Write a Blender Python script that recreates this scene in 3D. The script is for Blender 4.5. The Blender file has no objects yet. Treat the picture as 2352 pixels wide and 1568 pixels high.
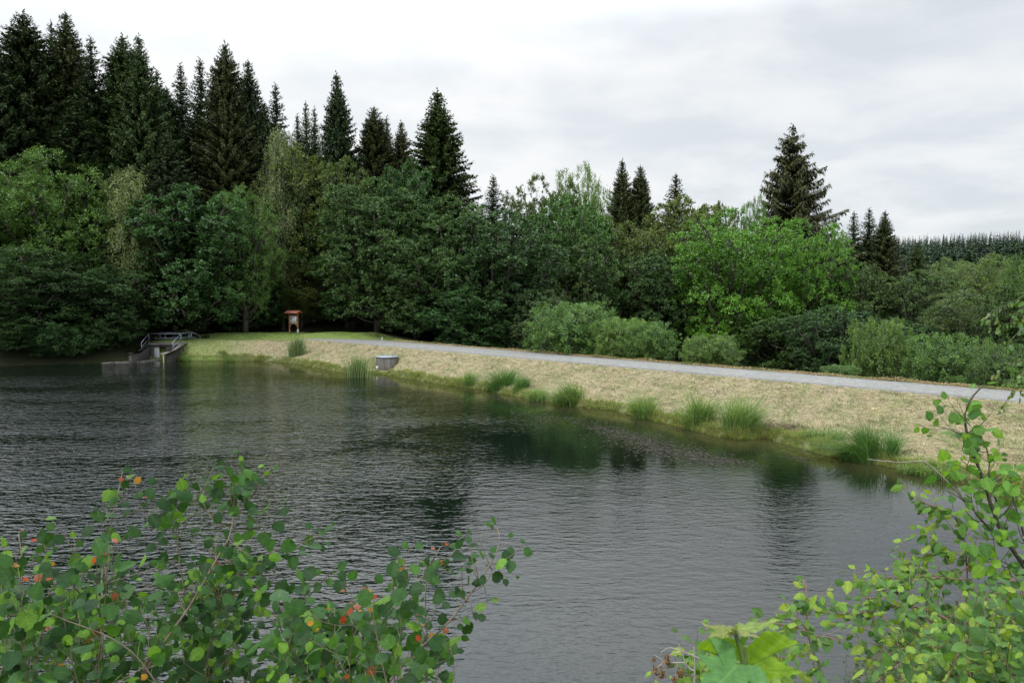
import bpy, math, random
import numpy as np
RN = np.random.RandomState
C = bpy.context.scene.collection
R = math.radians
# ------------------------------------------------------------------ camera model
F, CX, CY, CAMZ, PITCH = 1829.0, 1176.0, 784.0, 7.25, math.atan(129/1829.0)
HC = 1.75                                    # height of the dam crest above the water
def ray(px, py):
    a, b = (px-CX)/F, (CY-py)/F
    c, s = math.cos(PITCH), math.sin(PITCH)
    return np.array([a, c+b*s, -s+b*c])
def W(px, py, Y):                            # world point seen at a pixel, at distance Y
    d = ray(px, py); return np.array([0, 0, CAMZ]) + d*(Y/d[1])
def G(px, py, z=0.0):                        # world point seen at a pixel, at height z
    d = ray(px, py); return np.array([0, 0, CAMZ]) + d*((z-CAMZ)/d[2])
def nrm(v): return v/np.maximum(np.linalg.norm(v, axis=-1, keepdims=True), 1e-9)
def sm(a, b, x):
    t = np.clip((x-a)/(b-a), 0, 1); return t*t*(3-2*t)

# ------------------------------------------------------------------ object helpers
def tag(o, label=None, cat=None, group=None, kind=None):
    if label: o['label'] = label
    if cat: o['category'] = cat
    if group: o['group'] = group
    if kind: o['kind'] = kind
    return o
def empty(name, loc, label, cat, group=None, rz=0):
    o = bpy.data.objects.new(name, None); C.objects.link(o); o.location = loc
    o.rotation_euler = (0, 0, rz); o.empty_display_size = .3
    return tag(o, label, cat, group)
def link(name, me, parent=None, origin=None):
    o = bpy.data.objects.new(name, me); C.objects.link(o)
    if parent is not None:
        o.parent = parent
    return o
def mesh(name, V, faces, mat, attrs=None, smooth=False):
    """V (n,3); faces: list of (k,3) / (k,4) int arrays; attrs: name -> (n,) float or (n,3) colour or (n,2) uv"""
    me = bpy.data.meshes.new(name)
    V = np.asarray(V, np.float32)
    faces = [np.asarray(f, np.int32) for f in faces if len(f)]
    me.vertices.add(len(V)); me.vertices.foreach_set('co', V.ravel())
    tot = np.concatenate([np.full(len(f), f.shape[1], np.int32) for f in faces])
    lv = np.concatenate([f.ravel() for f in faces])
    me.loops.add(len(lv)); me.loops.foreach_set('vertex_index', lv)
    me.polygons.add(len(tot))
    st = np.concatenate([[0], np.cumsum(tot)[:-1]]).astype(np.int32)
    me.polygons.foreach_set('loop_start', st); me.polygons.foreach_set('loop_total', tot)
    if smooth: me.polygons.foreach_set('use_smooth', np.ones(len(tot), bool))
    for k, a in (attrs or {}).items():
        a = np.asarray(a, np.float32)
        if a.ndim == 1:
            at = me.attributes.new(k, 'FLOAT', 'POINT'); at.data.foreach_set('value', a)
        elif a.shape[1] == 2:
            at = me.attributes.new(k, 'FLOAT2', 'POINT'); at.data.foreach_set('vector', a.ravel())
        else:
            at = me.attributes.new(k, 'FLOAT_VECTOR', 'POINT'); at.data.foreach_set('vector', a.ravel())
    me.update(calc_edges=True)
    if mat: me.materials.append(mat)
    return me
class MB:
    def __init__(s): s.v = []; s.f = {3: [], 4: []}; s.n = 0; s.a = {}
    def add(s, V, faces, **attrs):
        V = np.asarray(V, float).reshape(-1, 3)
        for f in faces:
            f = np.asarray(f, int)
            if len(f): s.f[f.shape[1]].append(f+s.n)
        s.v.append(V); s.n += len(V)
        for k, a in attrs.items():
            a = np.asarray(a, float)
            if a.ndim == 0: a = np.full(len(V), float(a))
            s.a.setdefault(k, []).append(a)
        return s
    def box(s, lo, hi, M=None):
        x0, y0, z0 = lo; x1, y1, z1 = hi
        V = np.array([[x0,y0,z0],[x1,y0,z0],[x1,y1,z0],[x0,y1,z0],[x0,y0,z1],[x1,y0,z1],[x1,y1,z1],[x0,y1,z1]], float)
        if M is not None: V = V@M
        return s.add(V, [[(0,3,2,1),(4,5,6,7),(0,1,5,4),(1,2,6,5),(2,3,7,6),(3,0,4,7)]])
    def prism(s, pts, dirv):                     # polygon pts (n,3) extruded by dirv
        p = np.asarray(pts, float); n = len(p); q = p+np.asarray(dirv, float)
        V = np.concatenate([p, q]); side = [(i, (i+1) % n, n+(i+1) % n, n+i) for i in range(n)]
        c0, c1 = len(V), len(V)+1
        V = np.concatenate([V, [p.mean(0)], [q.mean(0)]])
        tri = [(c0, (i+1) % n, i) for i in range(n)]+[(c1, n+i, n+(i+1) % n) for i in range(n)]
        return s.add(V, [np.array(side), np.array(tri)])
    def tube(s, P, r, k=6, cap=True):
        P = np.asarray(P, float); n = len(P)
        r = np.full(n, r, float) if np.ndim(r) == 0 else np.asarray(r, float)
        if len(r) != n: r = np.interp(np.linspace(0, 1, n), np.linspace(0, 1, len(r)), r)
        T = nrm(np.gradient(P, axis=0))
        up = np.array([0, 0, 1.0]); up = np.where(np.abs(T@up)[:, None] > .95, np.array([[1.0, 0, 0]]), up[None])
        A = nrm(np.cross(T, up)); B = np.cross(T, A)
        a = np.arange(k)*2*math.pi/k
        V = P[:, None]+r[:, None, None]*(np.cos(a)[None, :, None]*A[:, None]+np.sin(a)[None, :, None]*B[:, None])
        V = V.reshape(-1, 3); i = np.arange(n-1)[:, None]*k; j = np.arange(k)[None]; j2 = (j+1) % k
        f = np.stack([i+j, i+j2, i+k+j2, i+k+j], -1).reshape(-1, 4)
        V = np.concatenate([V, [P[0]], [P[-1]]]); c = n*k
        jj = np.arange(k)
        t = np.concatenate([np.stack([np.full(k, c), (jj+1) % k, jj], 1), np.stack([np.full(k, c+1), (n-1)*k+jj, (n-1)*k+(jj+1) % k], 1)]) if cap else []
        return s.add(V, [f, t])
    def mesh(s, name, mat, smooth=False):
        fs = [np.concatenate(s.f[k]) for k in (3, 4) if s.f[k]]
        return mesh(name, np.concatenate(s.v), fs, mat, {k: np.concatenate(a) for k, a in s.a.items()}, smooth)
    def obj(s, name, mat, parent=None, smooth=False, bevel=0):
        o = link(name, s.mesh(name, mat, smooth), parent)
        if bevel:
            b = o.modifiers.new('bevel', 'BEVEL'); b.width = bevel; b.segments = 2; b.limit_method = 'ANGLE'
        return o

# ------------------------------------------------------------------ materials
def new_mat(name):
    m = bpy.data.materials.new(name); m.use_nodes = True
    nt = m.node_tree; nt.nodes.clear()
    out = nt.nodes.new('ShaderNodeOutputMaterial')
    return m, nt, out
def N(nt, t, ins=None, **props):
    n = nt.nodes.new(t)
    for k, v in props.items(): setattr(n, k, v)
    for k, v in (ins or {}).items():
        if hasattr(v, 'is_linked') or isinstance(v, bpy.types.NodeSocket): nt.links.new(v, n.inputs[k])
        else: n.inputs[k].default_value = v
    return n
def ramp(nt, fac, stops):
    n = nt.nodes.new('ShaderNodeValToRGB'); nt.links.new(fac, n.inputs[0])
    e = n.color_ramp.elements
    while len(e) < len(stops): e.new(.5)
    for q, (p, c) in zip(e, stops): q.position = p; q.color = (*c, 1)
    return n.outputs[0]
def math_(nt, op, a, b=0.0):
    return N(nt, 'ShaderNodeMath', {0: a, 1: b}, operation=op).outputs[0]
def mixc(nt, f, a, b, bt='MIX'):
    n = nt.nodes.new('ShaderNodeMix'); n.data_type = 'RGBA'; n.blend_type = bt
    for k, v in ((0, f), (6, a), (7, b)):
        if isinstance(v, bpy.types.NodeSocket): nt.links.new(v, n.inputs[k])
        else: n.inputs[k].default_value = v if np.ndim(v) == 0 else (*v, 1)[:4]
    return n.outputs[2]
def noise(nt, vec, scale, detail=4, rough=.55):
    return N(nt, 'ShaderNodeTexNoise', {'Vector': vec, 'Scale': scale, 'Detail': detail, 'Roughness': rough}).outputs[0]
def objco(nt): return N(nt, 'ShaderNodeTexCoord').outputs['Object']
def simple(name, c1, c2, scale=3, rough=.8, metal=0, bump=.2, bscale=None, bdist=.02, stretch=(1, 1, 1), spec=.5):
    m, nt, out = new_mat(name)
    co = N(nt, 'ShaderNodeMapping', {'Vector': objco(nt), 'Scale': stretch}).outputs[0]
    f = noise(nt, co, scale, 6, .65)
    f = N(nt, 'ShaderNodeMapRange', {0: f, 1: .3, 2: .7}).outputs[0]
    col = mixc(nt, f, c1, c2)
    p = N(nt, 'ShaderNodeBsdfPrincipled', {'Base Color': col, 'Roughness': rough, 'Metallic': metal, 'Specular IOR Level': spec})
    if bump:
        b = N(nt, 'ShaderNodeBump', {'Strength': bump, 'Distance': bdist, 'Height': noise(nt, co, bscale or scale*6, 4)})
        nt.links.new(b.outputs[0], p.inputs['Normal'])
    nt.links.new(p.outputs[0], out.inputs[0]); return m
def foliage(name, trans=.22, rough=.48, spec=.48, warm=(1.15, 1.2, .85), dark=.55, light=1.6):
    """tree leaves: object colour x per-leaf tint (leaf variation, widened for lit and dark clumps), partly translucent"""
    m, nt, out = new_mat(name)
    oi = N(nt, 'ShaderNodeObjectInfo')
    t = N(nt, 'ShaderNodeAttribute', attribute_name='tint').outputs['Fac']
    base = mixc(nt, t, (dark*.85, dark, dark), (light*warm[0]/1.2, light*warm[1]/1.15, light*warm[2]))  # wide tint range puts lit and dark clumps into the colour
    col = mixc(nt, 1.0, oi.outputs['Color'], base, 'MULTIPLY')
    p = N(nt, 'ShaderNodeBsdfPrincipled', {'Base Color': col, 'Roughness': rough, 'Specular IOR Level': spec})
    tr = N(nt, 'ShaderNodeBsdfTranslucent', {'Color': mixc(nt, 1.0, col, (1.3, 1.35, .6), 'MULTIPLY')})
    mx = N(nt, 'ShaderNodeMixShader', {0: trans, 1: p.outputs[0], 2: tr.outputs[0]})
    nt.links.new(mx.outputs[0], out.inputs[0]); return m
def colored(name, trans=.25, rough=.6, spec=.3, veins=False, under=True):
    """plants whose colour is stored per vertex in 'col' (linear); optional veins from the leaf's own uv"""
    m, nt, out = new_mat(name)
    col = N(nt, 'ShaderNodeAttribute', attribute_name='col').outputs['Vector']
    n1 = noise(nt, objco(nt), 60, 3)
    col = mixc(nt, 1.0, col, ramp(nt, n1, [(.3, (.8, .82, .8)), (.7, (1.18, 1.15, 1.1))]), 'MULTIPLY')
    nor = None
    if veins:
        uv = N(nt, 'ShaderNodeAttribute', attribute_name='luv').outputs['Vector']
        sx = N(nt, 'ShaderNodeSeparateXYZ', {0: uv})
        av = math_(nt, 'ABSOLUTE', sx.outputs[1])
        mid = N(nt, 'ShaderNodeMapRange', {0: av, 1: .0, 2: .045, 3: 1.0, 4: 0.0}).outputs[0]
        s = math_(nt, 'FRACT', math_(nt, 'MULTIPLY', math_(nt, 'SUBTRACT', sx.outputs[0], math_(nt, 'MULTIPLY', av, .75)), 5.0))
        s2 = math_(nt, 'ABSOLUTE', math_(nt, 'SUBTRACT', s, .5))
        side = N(nt, 'ShaderNodeMapRange', {0: s2, 1: .0, 2: .09, 3: .7, 4: 0.0}).outputs[0]
        v = math_(nt, 'MAXIMUM', mid, side)
        col = mixc(nt, math_(nt, 'MULTIPLY', v, .5), col, mixc(nt, 1.0, col, (1.9, 1.7, 1.6), 'MULTIPLY'))
        nor = N(nt, 'ShaderNodeBump', {'Strength': .5, 'Distance': .0015, 'Height': s2}).outputs[0]
    if under:
        geo = N(nt, 'ShaderNodeNewGeometry')
        col2 = mixc(nt, .3, col, (.15, .23, .10))
        cbase = mixc(nt, geo.outputs['Backfacing'], col, col2)
    else: cbase = col
    p = N(nt, 'ShaderNodeBsdfPrincipled', {'Base Color': cbase, 'Roughness': rough, 'Specular IOR Level': spec})
    if nor is not None: nt.links.new(nor, p.inputs['Normal'])
    tr = N(nt, 'ShaderNodeBsdfTranslucent', {'Color': mixc(nt, 1.0, col, (1.7, 1.75, .6), 'MULTIPLY')})
    mx = N(nt, 'ShaderNodeMixShader', {0: trans, 1: p.outputs[0], 2: tr.outputs[0]})
    nt.links.new(mx.outputs[0], out.inputs[0]); return m
M = {}
M['leaf'] = foliage('broadleaf_foliage')
M['needle'] = foliage('spruce_needles', trans=.08, rough=.6, spec=.35, warm=(1.35, 1.3, .8), dark=.55, light=1.8)
M['bark'] = simple('bark', (.035, .03, .022), (.09, .08, .06), 4, .9, stretch=(3, 3, .6), bdist=.03)
M['birch_bark'] = simple('birch_bark', (.12, .11, .09), (.5, .48, .43), 6, .8, stretch=(1, 1, 3))
M['twig'] = simple('young_bark', (.10, .065, .045), (.20, .15, .11), 30, .6, bdist=.001)
M['twig_dark'] = simple('dark_bark', (.04, .03, .022), (.10, .08, .06), 30, .7, bdist=.001)
M['twig_red'] = simple('red_brown_bark', (.16, .08, .05), (.30, .19, .13), 25, .5, bdist=.001)
M['twig_pale'] = simple('dead_twig_bark', (.22, .18, .14), (.42, .37, .31), 30, .7, bdist=.001)
M['grass'] = colored('grass_blades', trans=.3, rough=.55, under=False)
M['straw'] = colored('straw', trans=.12, rough=.7, under=False)
M['bigleaf'] = colored('foreground_leaves', trans=.34, rough=.45, spec=.16, veins=True)
M['concrete'] = simple('weathered_concrete', (.06, .055, .05), (.22, .20, .18), 2.5, .9, stretch=(2, 2, .7), bdist=.02)
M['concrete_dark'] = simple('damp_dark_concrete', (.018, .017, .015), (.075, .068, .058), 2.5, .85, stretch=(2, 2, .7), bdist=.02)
M['shaft_wall'] = simple('stained_concrete', (.035, .032, .027), (.17, .155, .135), 2.2, .9, stretch=(3, 3, .5), bdist=.02)
M['concrete_light'] = simple('pale_concrete', (.16, .14, .12), (.36, .33, .29), 4, .9)
M['metal'] = simple('galvanised_steel', (.22, .25, .30), (.38, .42, .48), 8, .45, metal=.6, bump=.05)
M['lid'] = simple('grey_blue_lid', (.26, .30, .34), (.40, .44, .48), 3, .5, metal=.3, bump=.1)
M['wood'] = simple('red_brown_timber', (.15, .055, .025), (.30, .12, .055), 6, .65, stretch=(8, 8, 1))
M['wood_lit'] = simple('lit_timber', (.26, .10, .045), (.38, .16, .08), 6, .65, stretch=(8, 8, 1))  # lighter copy of the timber, sunlit tone put into the colour
M['roof'] = simple('red_roof_felt', (.24, .07, .045), (.36, .12, .08), 5, .75)
M['white'] = simple('white_print', (.62, .65, .66), (.74, .76, .77), 3, .5, bump=0)
M['photo'] = simple('printed_photo', (.02, .025, .04), (.12, .14, .17), 14, .4, bump=0)
M['text'] = simple('printed_text', (.30, .32, .33), (.42, .44, .46), 40, .5, bump=0)
M['greyfoot'] = simple('pale_grey_foot', (.30, .31, .30), (.48, .48, .46), 12, .8)
M['yellow'] = simple('yellowed_gauge', (.30, .26, .12), (.45, .40, .22), 8, .7)

# asphalt of the path
def path_mat():
    m, nt, out = new_mat('grey_chippings'); co = objco(nt)
    a = noise(nt, co, .35, 4); b = noise(nt, co, 30, 3, .7); v = N(nt, 'ShaderNodeTexVoronoi', {'Vector': co, 'Scale': 18.0}).outputs['Color']
    c = ramp(nt, a, [(.3, (.155, .149, .140)), (.7, (.225, .218, .205))])
    c = mixc(nt, .5, c, ramp(nt, b, [(.35, (.12, .115, .105)), (.65, (.33, .315, .285))]))
    c = mixc(nt, .12, c, v)
    c = mixc(nt, 1.0, c, ramp(nt, noise(nt, co, 2.2, 5, .7), [(.35, (.74, .74, .74)), (.62, (1.06, 1.05, 1.03))]), 'MULTIPLY')
    c = mixc(nt, N(nt, 'ShaderNodeMapRange', {0: noise(nt, co, .9, 6, .7), 1: .60, 2: .70, 3: 0, 4: .55}).outputs[0], c, (.13, .125, .08))
    p = N(nt, 'ShaderNodeBsdfPrincipled', {'Base Color': c, 'Roughness': .9})
    bu = N(nt, 'ShaderNodeBump', {'Strength': .6, 'Distance': .01, 'Height': b}); nt.links.new(bu.outputs[0], p.inputs['Normal'])
    nt.links.new(p.outputs[0], out.inputs[0]); return m
M['path'] = path_mat()
def ground_mat():
    m, nt, out = new_mat('ground_cover'); co = objco(nt)
    mow = N(nt, 'ShaderNodeAttribute', attribute_name='mown').outputs['Fac']
    lush = N(nt, 'ShaderNodeAttribute', attribute_name='lush').outputs['Fac']
    n1 = noise(nt, co, .5, 5, .6); n2 = noise(nt, co, 5, 6, .7); n3 = noise(nt, co, 28, 4, .7)
    straw = ramp(nt, n2, [(.30, (.13, .105, .06)), (.46, (.33, .27, .17)), (.70, (.50, .42, .28))])
    straw = mixc(nt, 1.0, straw, ramp(nt, n3, [(.3, (.6, .6, .6)), (.7, (1.2, 1.2, 1.2))]), 'MULTIPLY')
    green = ramp(nt, n2, [(.3, (.06, .085, .022)), (.7, (.17, .20, .06))])
    straw = mixc(nt, N(nt, 'ShaderNodeMapRange', {0: n1, 1: .48, 2: .68, 3: 0, 4: .6}).outputs[0], straw, green)
    gl = ramp(nt, n2, [(.3, (.12, .17, .04)), (.7, (.26, .33, .10))])
    straw = mixc(nt, lush, straw, gl)
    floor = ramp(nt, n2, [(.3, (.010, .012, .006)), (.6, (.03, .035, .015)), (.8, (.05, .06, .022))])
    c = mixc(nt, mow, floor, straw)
    p = N(nt, 'ShaderNodeBsdfPrincipled', {'Base Color': c, 'Roughness': .95, 'Specular IOR Level': .1})
    h = math_(nt, 'ADD', n2, math_(nt, 'MULTIPLY', n3, .4))
    bu = N(nt, 'ShaderNodeBump', {'Strength': .7, 'Distance': .12, 'Height': h}); nt.links.new(bu.outputs[0], p.inputs['Normal'])
    nt.links.new(p.outputs[0], out.inputs[0]); return m
M['ground'] = ground_mat()
def water_mat():
    m, nt, out = new_mat('pond_water'); co = objco(nt)
    amp = N(nt, 'ShaderNodeAttribute', attribute_name='ripple').outputs['Fac']
    fine = N(nt, 'ShaderNodeAttribute', attribute_name='fine').outputs['Fac']
    mp = N(nt, 'ShaderNodeMapping', {'Vector': co, 'Rotation': (0, 0, R(9)), 'Scale': (1.6, 3.5, 1)}).outputs[0]
    mp2 = N(nt, 'ShaderNodeMapping', {'Vector': co, 'Rotation': (0, 0, R(-14)), 'Scale': (3.6, 7.5, 1)}).outputs[0]
    wv = N(nt, 'ShaderNodeTexNoise', {'Vector': mp, 'Scale': 1.0, 'Detail': 2, 'Roughness': .5, 'Distortion': .4}).outputs[0]
    n2 = N(nt, 'ShaderNodeTexNoise', {'Vector': mp2, 'Scale': 1.0, 'Detail': 2, 'Roughness': .6}).outputs[0]
    gust = noise(nt, N(nt, 'ShaderNodeMapping', {'Vector': co, 'Scale': (.10, .22, 1)}).outputs[0], 1.0, 3)
    g = N(nt, 'ShaderNodeMapRange', {0: gust, 1: .35, 2: .65, 3: .55, 4: 1.3}).outputs[0]
    h = math_(nt, 'ADD', math_(nt, 'MULTIPLY', math_(nt, 'MULTIPLY', wv, .098), amp), math_(nt, 'MULTIPLY', math_(nt, 'MULTIPLY', n2, .034), math_(nt, 'MAXIMUM', amp, math_(nt, 'MULTIPLY', fine, .30))))
    h = math_(nt, 'MULTIPLY', h, g)
    bu = N(nt, 'ShaderNodeBump', {'Strength': 1.0, 'Distance': 1.0, 'Height': h})
    deep = N(nt, 'ShaderNodeAttribute', attribute_name='deep').outputs['Fac']
    col = mixc(nt, deep, (.040, .038, .016), (.003, .0065, .004))
    p = N(nt, 'ShaderNodeBsdfPrincipled', {'Base Color': col, 'Roughness': .03, 'IOR': 1.38, 'Normal': bu.outputs[0]})
    nt.links.new(p.outputs[0], out.inputs[0]); return m
M['water'] = water_mat()

# ------------------------------------------------------------------ plan of the place
S_px = [(385,828),(470,829),(560,828),(640,831),(700,839),(760,851),(800,858),(860,857),(885,860),(960,873),(1040,886),(1110,894),
        (1160,905),(1260,922),(1350,936),(1420,943),(1460,956),(1560,979),(1640,1000),(1700,1010),(1760,1005),(1830,1026),
        (1900,1046),(2000,1062),(2100,1084),(2235,1100),(2352,1143)]
S = [G(x, y, 0)[:2] for x, y in S_px]
S = np.array(S+[(21,23.5),(24,18),(22,12.5),(14,9.5),(6,8.3),(-4,8),(-15,9),(-40,12),(-70,25),(-85,50),(-75,66),(-56,70),(-46,71.5),(-39.5,73.4),(-36.2,74.4),(-35.2,77.5),(-32.5,77.5),(-32.4,76.2)])
CR = np.array([(-60,79.5),(-36,78.6),(-32.6,78.9),(-27,79.6),(-22,79.5),(-19,78.2),(-16.8,76.8),(-5,64.8)]+[(-16.8+.714*t, 76.8-.70*t) for t in (30, 60, 90, 120)])
nP = np.array([.70, .714])                       # across the path
DP = np.array([.714, -.70])                      # along the path
def seg_dist(P, poly, closed):
    A = poly if closed else poly[:-1]; B = np.roll(poly, -1, 0) if closed else poly[1:]
    best = np.full(len(P), 1e9)
    for a, b in zip(A, B):
        ab = b-a; t = np.clip(((P-a)@ab)/(ab@ab), 0, 1)
        d = np.linalg.norm(P-a-t[:, None]*ab, axis=1); best = np.minimum(best, d)
    return best
def inside(P, poly):
    x, y = P[:, 0], P[:, 1]; r = np.zeros(len(P), bool); j = len(poly)-1
    for i in range(len(poly)):
        xi, yi = poly[i]; xj, yj = poly[j]
        c = ((yi > y) != (yj > y)) & (x < (xj-xi)*(y-yi)/(yj-yi+1e-12)+xi); r ^= c; j = i
    return r
CRpoly = np.concatenate([CR, [(200, -60), (200, 400), (-200, 400), (-200, 79.5)]])
def vnoise(P, s, seed=0):                        # cheap smooth noise from sines
    r = RN(seed); o = np.zeros(len(P))
    for k in range(6):
        a = r.uniform(0, 6.28); q = r.uniform(.6, 1.8)/s; o += np.sin((P[:, 0]*math.cos(a)+P[:, 1]*math.sin(a))*q*6.28+r.uniform(0, 6.28))
    return o/6
def terrain(P):
    P = np.asarray(P, float).reshape(-1, 2); x, y = P[:, 0], P[:, 1]
    dS = seg_dist(P, S, True); ins = inside(P, S); dC = seg_dist(P, CR, False); beh = inside(P, CRpoly)
    n = P@nP; r = np.hypot(x, y)
    # dam: water side
    k = dS/(dS+dC+1e-6)
    zd = HC*np.clip(.16+.84*k, 0, 1)*sm(0, .25, dS)
    ds_ = np.hypot(x+10.9, (y-66.0)*.8); zd = zd-(zd-.12)*.97*sm(1.75, .95, ds_)
    # behind the crest edge
    back = np.maximum(n-48.0, 0)
    zr = HC-sm(0, 3, back)*.5-np.clip(back-1.5, 0, 14)*.40
    yb = y-np.interp(x, [-60, -36, -22, -10], [80, 80, 80, 80])
    zl = HC+.42*sm(0, 4.5, yb)*sm(-37, -30, x)*sm(-8, -16, x)-.5*sm(5.5, 8, yb)+np.clip(yb-9, 0, 60)*.27
    wl = sm(4, -16, x-(y-80)*.15)
    zb = zr*(1-wl)+zl*wl
    z = np.where(beh, zb, zd)
    # wooded bank on the left of the pond
    wL = sm(-35.6, -37.2, x)*sm(24, 34, y)
    zL = np.minimum(dS*.42, 20)+.05
    z = z*(1-wL)+np.where(beh, np.maximum(zL, zl), zL)*wL
    # the bank the photographer stands on
    wn = 1-sm(11, 22, y)
    zn = 5.65*sm(0, 6.8, dS)
    z = z*(1-wn)+zn*wn
    # valley and far hill
    far = sm(250, 600, r*(.6+.4*sm(-.3, .6, x/np.maximum(r, 1))))
    z = z+far*25*sm(100, 300, y)+np.clip(r-600, 0, 2000)*.004
    z = z+vnoise(P, 1.1, 3)*.03*(~ins)+vnoise(P, 6, 4)*.08*sm(1, 4, dS)*(1-sm(47.5, 46, n)*sm(42, 43, n)*(x > -20))
    z = np.where(ins, -.10-np.minimum(dS*.35, 2.2), z)
    return z
def ground_z(x, y): return float(terrain([(x, y)])[0])

ax = np.concatenate([-np.geomspace(62, 2500, 26)[::-1], np.arange(-60, 60.1, .6), np.geomspace(62, 2500, 26)])
ay = np.concatenate([-np.geomspace(6, 2500, 14)[::-1], np.arange(-4, 92.1, .6), np.geomspace(93, 3000, 36)])
gx, gy = np.meshgrid(ax, ay); P = np.stack([gx.ravel(), gy.ravel()], 1)
gz = terrain(P)
nn = P@nP
mown = (sm(.0, .25, seg_dist(P, S, True))*(~inside(P, S))*(P[:, 1] > 20))*np.where(inside(P, CRpoly), (1-sm(48.0, 49.2, nn))*(P[:, 0] > -16) + (P[:, 0] <= -16)*sm(86.6, 85.6, P[:, 1])*sm(-36, -34, P[:, 0]), 1.0)*sm(-36.2, -35.2, P[:, 0])*(np.hypot(P[:, 0], P[:, 1]) < 120)
mown = np.clip(np.maximum(mown, 0), 0, 1)
lush = np.clip(.7*sm(.7, .05, seg_dist(P, S, True))+((P[:, 0] < -14)*inside(P, CRpoly))*sm(80.3, 81, P[:, 1])+sm(-24, -31, P[:, 0])*.8, 0, 1)
nx, ny = len(ax), len(ay); ii = (np.arange(ny-1)[:, None]*nx+np.arange(nx-1)[None]).ravel()
gf = np.stack([ii, ii+1, ii+nx+1, ii+nx], 1)
ground = link('ground', mesh('ground', np.column_stack([P, gz]), [gf], M['ground'], {'mown': mown, 'lush': lush}, True))
tag(ground, kind='structure')
# water: one level sheet with ripple strength from exposure to the wind
wx = np.arange(-88, 27.1, 1.0); wy = np.arange(6, 82.1, 1.0); a, b = np.meshgrid(wx, wy); WP = np.stack([a.ravel(), b.ravel()], 1)
dsh = seg_dist(WP, S[:27], False)
expo = np.clip(sm(1.5, 9, dsh)*(.15+1.3*sm(4, -20, WP[:, 0]-WP[:, 1]*.12+4)), .04, 1.45)
cal = G(1380, 1030)[:2]; dd = np.hypot((WP[:, 0]-cal[0])/5.5, (WP[:, 1]-cal[1])/4); calm = sm(.6, 1.5, dd); fine = sm(1.5, 8, dsh)*calm; expo *= .22+.78*calm
expo = np.clip(expo, .04, 1.45)
ii = (np.arange(len(wy)-1)[:, None]*len(wx)+np.arange(len(wx)-1)[None]).ravel(); nx = len(wx)
ctr = WP[ii]+.5; wk = inside(ctr, S) | (seg_dist(ctr, S, True) < 1.6); ii = ii[wk]
water = link('water', mesh('water', np.column_stack([WP, np.zeros(len(WP))]), [np.stack([ii, ii+1, ii+nx+1, ii+nx], 1)], M['water'],
             {'ripple': expo, 'fine': fine, 'deep': sm(.0, 3.5, dsh)}, True)); tag(water, kind='structure')

# path along the crest: a low slab with its own edge
def at_path(t, n): return np.array([-16.8, 76.8])+DP*t+nP*(n-42.0)
pm = MB(); pr = RN(5)
L0 = [(-21.5, 80.6), (-19.0, 79.4), (-17.2, 77.2)]
near = [np.array(q) for q in L0]+[at_path(t, 42.15) for t in np.arange(2, 118, 1.0)]
farr = [np.array(q) for q in [(-21.5, 80.9), (-18.5, 81.2), (-15.2, 80.2)]]+[at_path(t, 46.25) for t in np.arange(2, 118, 1.0)]
near = np.array(near); farr = np.array(farr); k = len(near)
wob = np.cumsum(pr.normal(0, .02, k)); wob -= np.linspace(0, wob[-1], k)
near = near+nP*pr.normal(0, .012, k)[:, None]; farr = farr+nP*(pr.normal(0, .05, k)+wob)[:, None]
zt = HC+.055
rows = [np.column_stack([near, np.full(k, HC-.25)]), np.column_stack([near, np.full(k, zt)])]
for q in (.25, .5, .75): rows.append(np.column_stack([near*(1-q)+farr*q, np.full(k, zt+.05*(1-abs(2*q-1)))]))
rows += [np.column_stack([farr, np.full(k, zt)]), np.column_stack([farr, np.full(k, HC-.25)])]
V = np.concatenate(rows); i = np.arange(k-1)
fs = np.concatenate([np.stack([a*k+i, a*k+i+1, (a+1)*k+i+1, (a+1)*k+i], 1) for a in range(len(rows)-1)])
tag(link('path', mesh('path', V, [fs], M['path'])), kind='structure')

# ------------------------------------------------------------------ grass blades and straw
def blades(n, pos, hgt, wid, lean, bend, col, segs=2, r=None, mat='grass'):
    """pos (n,3), hgt (n,), wid (n,), lean (n,3) horizontal offset at the tip relative to height, col (n,3)"""
    ang = r.uniform(0, 6.28, n); side = np.stack([np.cos(ang), np.sin(ang), np.zeros(n)], 1)
    rows = []
    for s in range(segs+1):
        t = s/segs
        c = pos+lean*(hgt*(t**bend))[:, None]; c[:, 2] += hgt*(t-.42*t*t*t*np.linalg.norm(lean, axis=1).clip(0, 1.6))
        w = wid*(1-t)**.7 if s < segs else wid*.0
        if s < segs: rows += [c-side*(w/2)[:, None], c+side*(w/2)[:, None]]
        else: rows += [c]
    V = np.stack(rows, 1); m = 2*segs+1
    b = np.arange(n)[:, None]*m
    q = np.concatenate([b+np.array([[2*s, 2*s+1, 2*s+3, 2*s+2]]) for s in range(segs-1)]) if segs > 1 else np.zeros((0, 4), int)
    t = b+np.array([[2*segs-2, 2*segs-1, 2*segs]])
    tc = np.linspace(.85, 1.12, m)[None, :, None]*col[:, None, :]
    return V.reshape(-1, 3), [q, t], tc.reshape(-1, 3)
def pick(r, n, cols, jit=.18):
    c = np.array(cols)[r.randint(0, len(cols), n)]
    return c*r.uniform(1-jit, 1+jit, (n, 1))*r.uniform(.94, 1.06, (n, 3))
def scatter(r, n, lo, hi, keep):
    out = np.zeros((0, 2))
    while len(out) < n:
        q = np.column_stack([r.uniform(lo[0], hi[0], n*3), r.uniform(lo[1], hi[1], n*3)]); out = np.concatenate([out, q[keep(q)]])
    return out[:n]
r = RN(11)
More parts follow.
